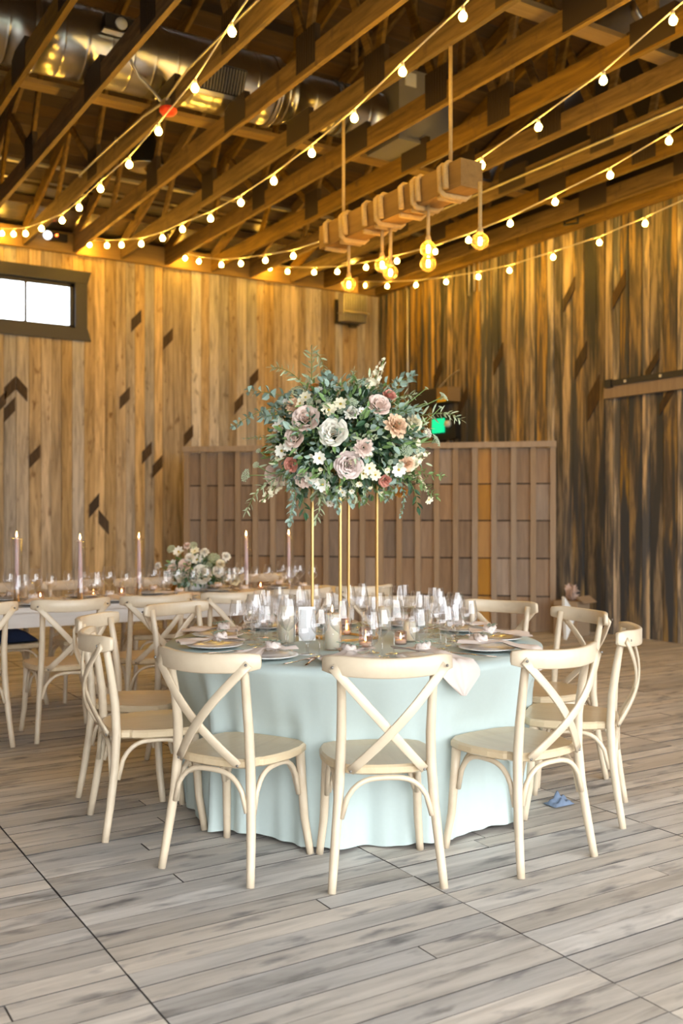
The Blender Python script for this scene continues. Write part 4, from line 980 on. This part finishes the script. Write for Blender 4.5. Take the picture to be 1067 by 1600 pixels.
# candles on the round table
def flame(parent, loc, s_=1.0):
    return MB().lathe([(0, 0), (.0045 * s_, .006 * s_), (.005 * s_, .012 * s_), (.003 * s_, .024 * s_), (0, .036 * s_)], 10).build('flame', 'flame', parent, True, loc)
def pillar(px, py, h, r_, hc, label, lit=False):
    p = gp(px, py, TZ); o = empty('pillar_candle', (p.x, p.y, TZ + .002)); tag(o, label, 'candle', 'candles in glass cylinders on the round table')
    MB().lathe([(0, 0), (r_, 0), (r_, h), (r_ - .003, h + .001), (r_ - .003, h - .004)], 28, cap=False).build('glass_cylinder', 'cyl', o, True)
    MB().lathe([(0, .007), (r_ - .010, .007), (r_ - .009, hc - .004), (r_ - .013, hc), (.01, hc - .006), (0, hc - .006)], 24).build('candle', 'wax', o, True)
    MB().tube([(0, 0, hc - .006), (.001, 0, hc + .01)], .0012, 5).build('wick', 'black', o)
    if lit: flame(o, (0, 0, hc + .006), 1.0)
pillar(447, 1006, .24, .047, .185, 'tall cream pillar candle in glass cylinder, left of gold stand')
pillar(519, 1016, .205, .045, .170, 'blush white pillar candle in glass cylinder at the stand front', True)
pillar(640, 1003, .175, .040, .100, 'short pillar candle in glass cylinder, right of gold stand')
pillar(601, 985, .235, .045, .13, 'pillar candle in glass cylinder behind the right stand leg')
def votive(px, py, label, z=TZ, r_=.030, h=.075, grp='votive candles on the round table'):
    p = gp(px, py, z); o = empty('votive_candle', (p.x, p.y, z + .002)); tag(o, label, 'candle', grp)
    MB().lathe([(0, 0), (r_, 0), (r_, h), (r_ - .003, h + .001), (r_ - .003, h - .004)], 24, cap=False).build('votive_glass', 'pinkglass', o, True)
    MB().lathe([(0, .006), (r_ - .004, .006), (r_ - .004, .022), (0, .022)], 20).build('wax', 'wax', o, True); flame(o, (0, 0, .024), .9)
votive(571, 1011, 'pink glass votive candle in front of the gold stand', r_=.033, h=.09); votive(626, 1007, 'small blush votive candle beside the short pillar candle', h=.062); votive(541, 992, 'blush votive candle inside the gold stand', h=.085); votive(468, 992, 'blush votive candle behind the table card')
p = gp(480, 1002, TZ); o = MB().box((0, 0, .085), (.085, .002, .17)).build('table_card', 'paper', None, False, (p.x, p.y, TZ + .003)); o.rotation_euler = (-.08, 0, -TH + .15); tag(o, 'plain white table card standing by the gold stand', 'card')

# ================================================================== LONG TABLE
LY0, LY1, LX0, LX1 = 6.83, 7.62, -1.0, 4.55
lt = empty('long_table', ((LX0 + LX1) / 2, 7.225, 0)); tag(lt, 'long whitewashed wooden dining table behind the round table', 'table')
cxl = (LX0 + LX1) / 2
for i in range(5):
    w = (LY1 - LY0) / 5; MB().bbox(LX0 - cxl, LX1 - cxl, LY0 + i * w - 7.225 + .002, LY0 + (i + 1) * w - 7.225 - .002, TZ - .035, TZ).build('top_board', 'tablew', lt)
for yy in (LY0 + .05, LY1 - .05): MB().bbox(LX0 - cxl + .04, LX1 - cxl - .04, yy - 7.225 - .012, yy - 7.225 + .012, TZ - .14, TZ - .036).build('apron', 'tablew', lt)
for xx in (LX0 + .1, LX1 - .1): MB().bbox(xx - cxl - .012, xx - cxl + .012, LY0 + .06 - 7.225, LY1 - .06 - 7.225, TZ - .14, TZ - .036).build('apron', 'tablew', lt)
for xx in (LX0 + .18, .9, LX1 - .18):
    for yy in (LY0 + .14, LY1 - .14): MB().tube([(xx - cxl, yy - 7.225, TZ - .036), (xx - cxl, yy - 7.225, .0)], [1, .75], sec=(.085, .085), up=(1, 0, 0)).build('leg', 'tablew', lt)
G2 = 'cross back chairs at the long table'
ordn = ['leftmost, cut by the frame', 'second from the left', 'third from the left', 'fourth from the left', 'fifth from the left', 'rightmost']
for i, x in enumerate((1.22, 1.79, 2.345, 2.885, 3.425, 3.96)):
    place_chair(x, 6.06 + .245, 90 + random.uniform(-3, 3), 'cream cross back chair on near side of long table, ' + ordn[i], G2)
fx = (1.74, 2.28, 2.84, 3.40, 3.96)
ordf = [ordn[0], ordn[1], ordn[2], ordn[3], 'rightmost']
for i, x in enumerate(fx):
    place_chair(x, 7.46, -90 + random.uniform(-4, 4), 'cream cross back chair on far side of long table, ' + ordf[i], G2)
# navy jacket on a far chair seat
mb = MB(); mb.grid(lambda u, w: Vector(((u - .5) * .40, (w - .5) * .34, .012 + .085 * math.sin(u * PI) ** .6 * math.sin(w * PI) ** .6 * (.75 + .3 * math.sin(u * 9 + w * 4) + .22 * math.sin(w * 15 + u * 6)))), 26, 22)
mb.grid(lambda u, w: Vector(((u - .5) * .40, (w - .5) * .34, .004)), 3, 3)
o = mb.build('folded_jacket', 'navy', None, True, (1.71, 7.47, .464)); tag(o, 'crumpled navy jacket lying on a far chair seat at the left edge', 'jacket')
nearx = (1.22, 1.79, 2.345, 2.885, 3.425, 3.96)
for i, x in enumerate(nearx):
    setting((x, LY0 + .155), -90, 'at near chair ' + ordn[i] + ', long table', 'the long table', [('large_wine_glass', -.185, .05), ('small_wine_glass', -.13, .15), ('water_goblet', -.185, -.06)], 0, i, detail=False)
for i, x in enumerate(fx):
    setting((x, LY1 - .155), 90, 'at far chair ' + ordf[i] + ', long table', 'the long table', [('large_wine_glass', -.185, .05), ('small_wine_glass', -.13, .15), ('water_goblet', -.185, -.06)], 0, i + 1, detail=False)
tl = ['leftmost', 'second', 'third', 'fourth', 'fifth']
for i, (px, py, tp) in enumerate(((26, 941, 832), (125, 939, 836), (217, 930, 834), (384.5, 924, 831), (451, 920, 829))):
    p = gp(px, py, TZ); d = p.dot(FW); h = (py - tp) / FPX * d
    o = empty('taper_candle', (p.x, p.y, TZ + .002)); tag(o, 'lit lilac taper in glass tube on brass holder, %s from the left on long table' % tl[i], 'candle', 'taper candles on the long table')
    MB().lathe([(0, 0), (.026, 0), (.026, .006), (.0195, .012), (.0185, .09), (.016, .093), (0, .093)], 20).build('brass_holder', 'gold', o, True)
    MB().tube([(0, 0, .085), (.002, 0, h * .6), (0, 0, h - .035)], [.0165, .015, .013], 12).build('taper', 'taper', o, True)
    MB().lathe([(.040, .006), (.040, h - .045), (.038, h - .044), (.038, h - .049)], 24, cap=False).build('glass_tube', 'cyl', o, True)
    flame(o, (0, 0, h - .036), 1.25)
for i, (px, py) in enumerate(((63, 938), (146, 933), (190, 931), (407, 921))):
    votive(px, py, 'small pink votive candle, %s from the left on long table' % tl[i], TZ, .028, .062, 'votive candles on the long table')
# low flowers on the long table
LF = gp(308, 922, TZ); lf = empty('low_flower_arrangement', (LF.x, LF.y, TZ + .002)); tag(lf, 'low arrangement of cream roses and greenery on the long table', 'flowers')
MB().lathe([(0, 0), (.085, 0), (.095, .05), (.10, .09), (.09, .09), (.08, .02), (0, .02)], 24).build('bowl', 'paper', lf, True)
ld = LF.dot(FW)
foliage(lf, (0, 0, .14), (.24, .15, .12), 420, .06, .026, 'leafd', 51, .3, 1.0, zmin=.012); foliage(lf, (0, 0, .16), (.25, .16, .14), 200, .05, .022, 'leafm', 52, .6, 1.05, zmin=.015); foliage(lf, (0, 0, .15), (.26, .17, .13), 150, .05, .026, 'leafe', 53, .7, 1.05, zmin=.015)
k2 = 180 / 1067.
for (kd, mt, u, v_, r_) in (('rose', 'f_white', 530, 400, 80), ('rose', 'f_white', 350, 410, 55), ('rose', 'f_blush', 375, 310, 52), ('cosmos', 'f_white', 490, 265, 52), ('cosmos', 'f_white', 320, 190, 50), ('cosmos', 'f_cream', 470, 182, 40), ('carnation', 'f_white', 560, 195, 42), ('cosmos', 'f_white', 270, 310, 44), ('rose', 'f_white', 690, 370, 48), ('umbel', 'f_green', 650, 250, 48), ('umbel', 'f_green', 590, 320, 40), ('carnation', 'f_white', 760, 235, 42), ('rose', 'f_blush', 255, 350, 40),
                            ('carnation', 'f_white', 130, 320, 34), ('cosmos', 'f_white', 855, 370, 34), ('rose', 'f_cream', 840, 450, 44), ('carnation', 'f_rust', 270, 550, 34), ('carnation', 'f_blush', 400, 135, 34), ('umbel', 'f_green', 250, 165, 36), ('rose', 'f_cream', 710, 300, 36), ('rose', 'f_white', 420, 240, 36), ('umbel', 'f_green', 455, 130, 34)):
    px, py = 225 + u * k2, 830 + v_ * k2
    p = at(px, py, ld - .07 - .05 * (1 if kd == 'rose' else 0)) - LF - Vector((0, 0, .002)); n = Vector((p.x, p.y, p.z - .06)).normalized() * .5 - FW * .8 + Vector((0, 0, .25))
    if p.z < .03: p.z = .03
    flower(lf, kd, mt, p, r_ * k2 / FPX * ld * 1.15, n)
    q0 = Vector((p.x * .2, p.y * .2, .05)); MB().tube([q0, q0.lerp(p, .6) + Vector((0, 0, .02)), p], .0025, 5).build('flower_stem', 'stem', lf, True)
for i in range(10):
    a = i * .63; p = Vector((.24 * math.cos(a), .15 * math.sin(a), .06 + .05 * (i % 3))); branch(lf, [(0, 0, .06), p * .6 + Vector((0, 0, .05)), p], 'leafe' if i % 2 else 'leafm', 8, .045, .026, 'eucalyptus_branch', 60 + i)
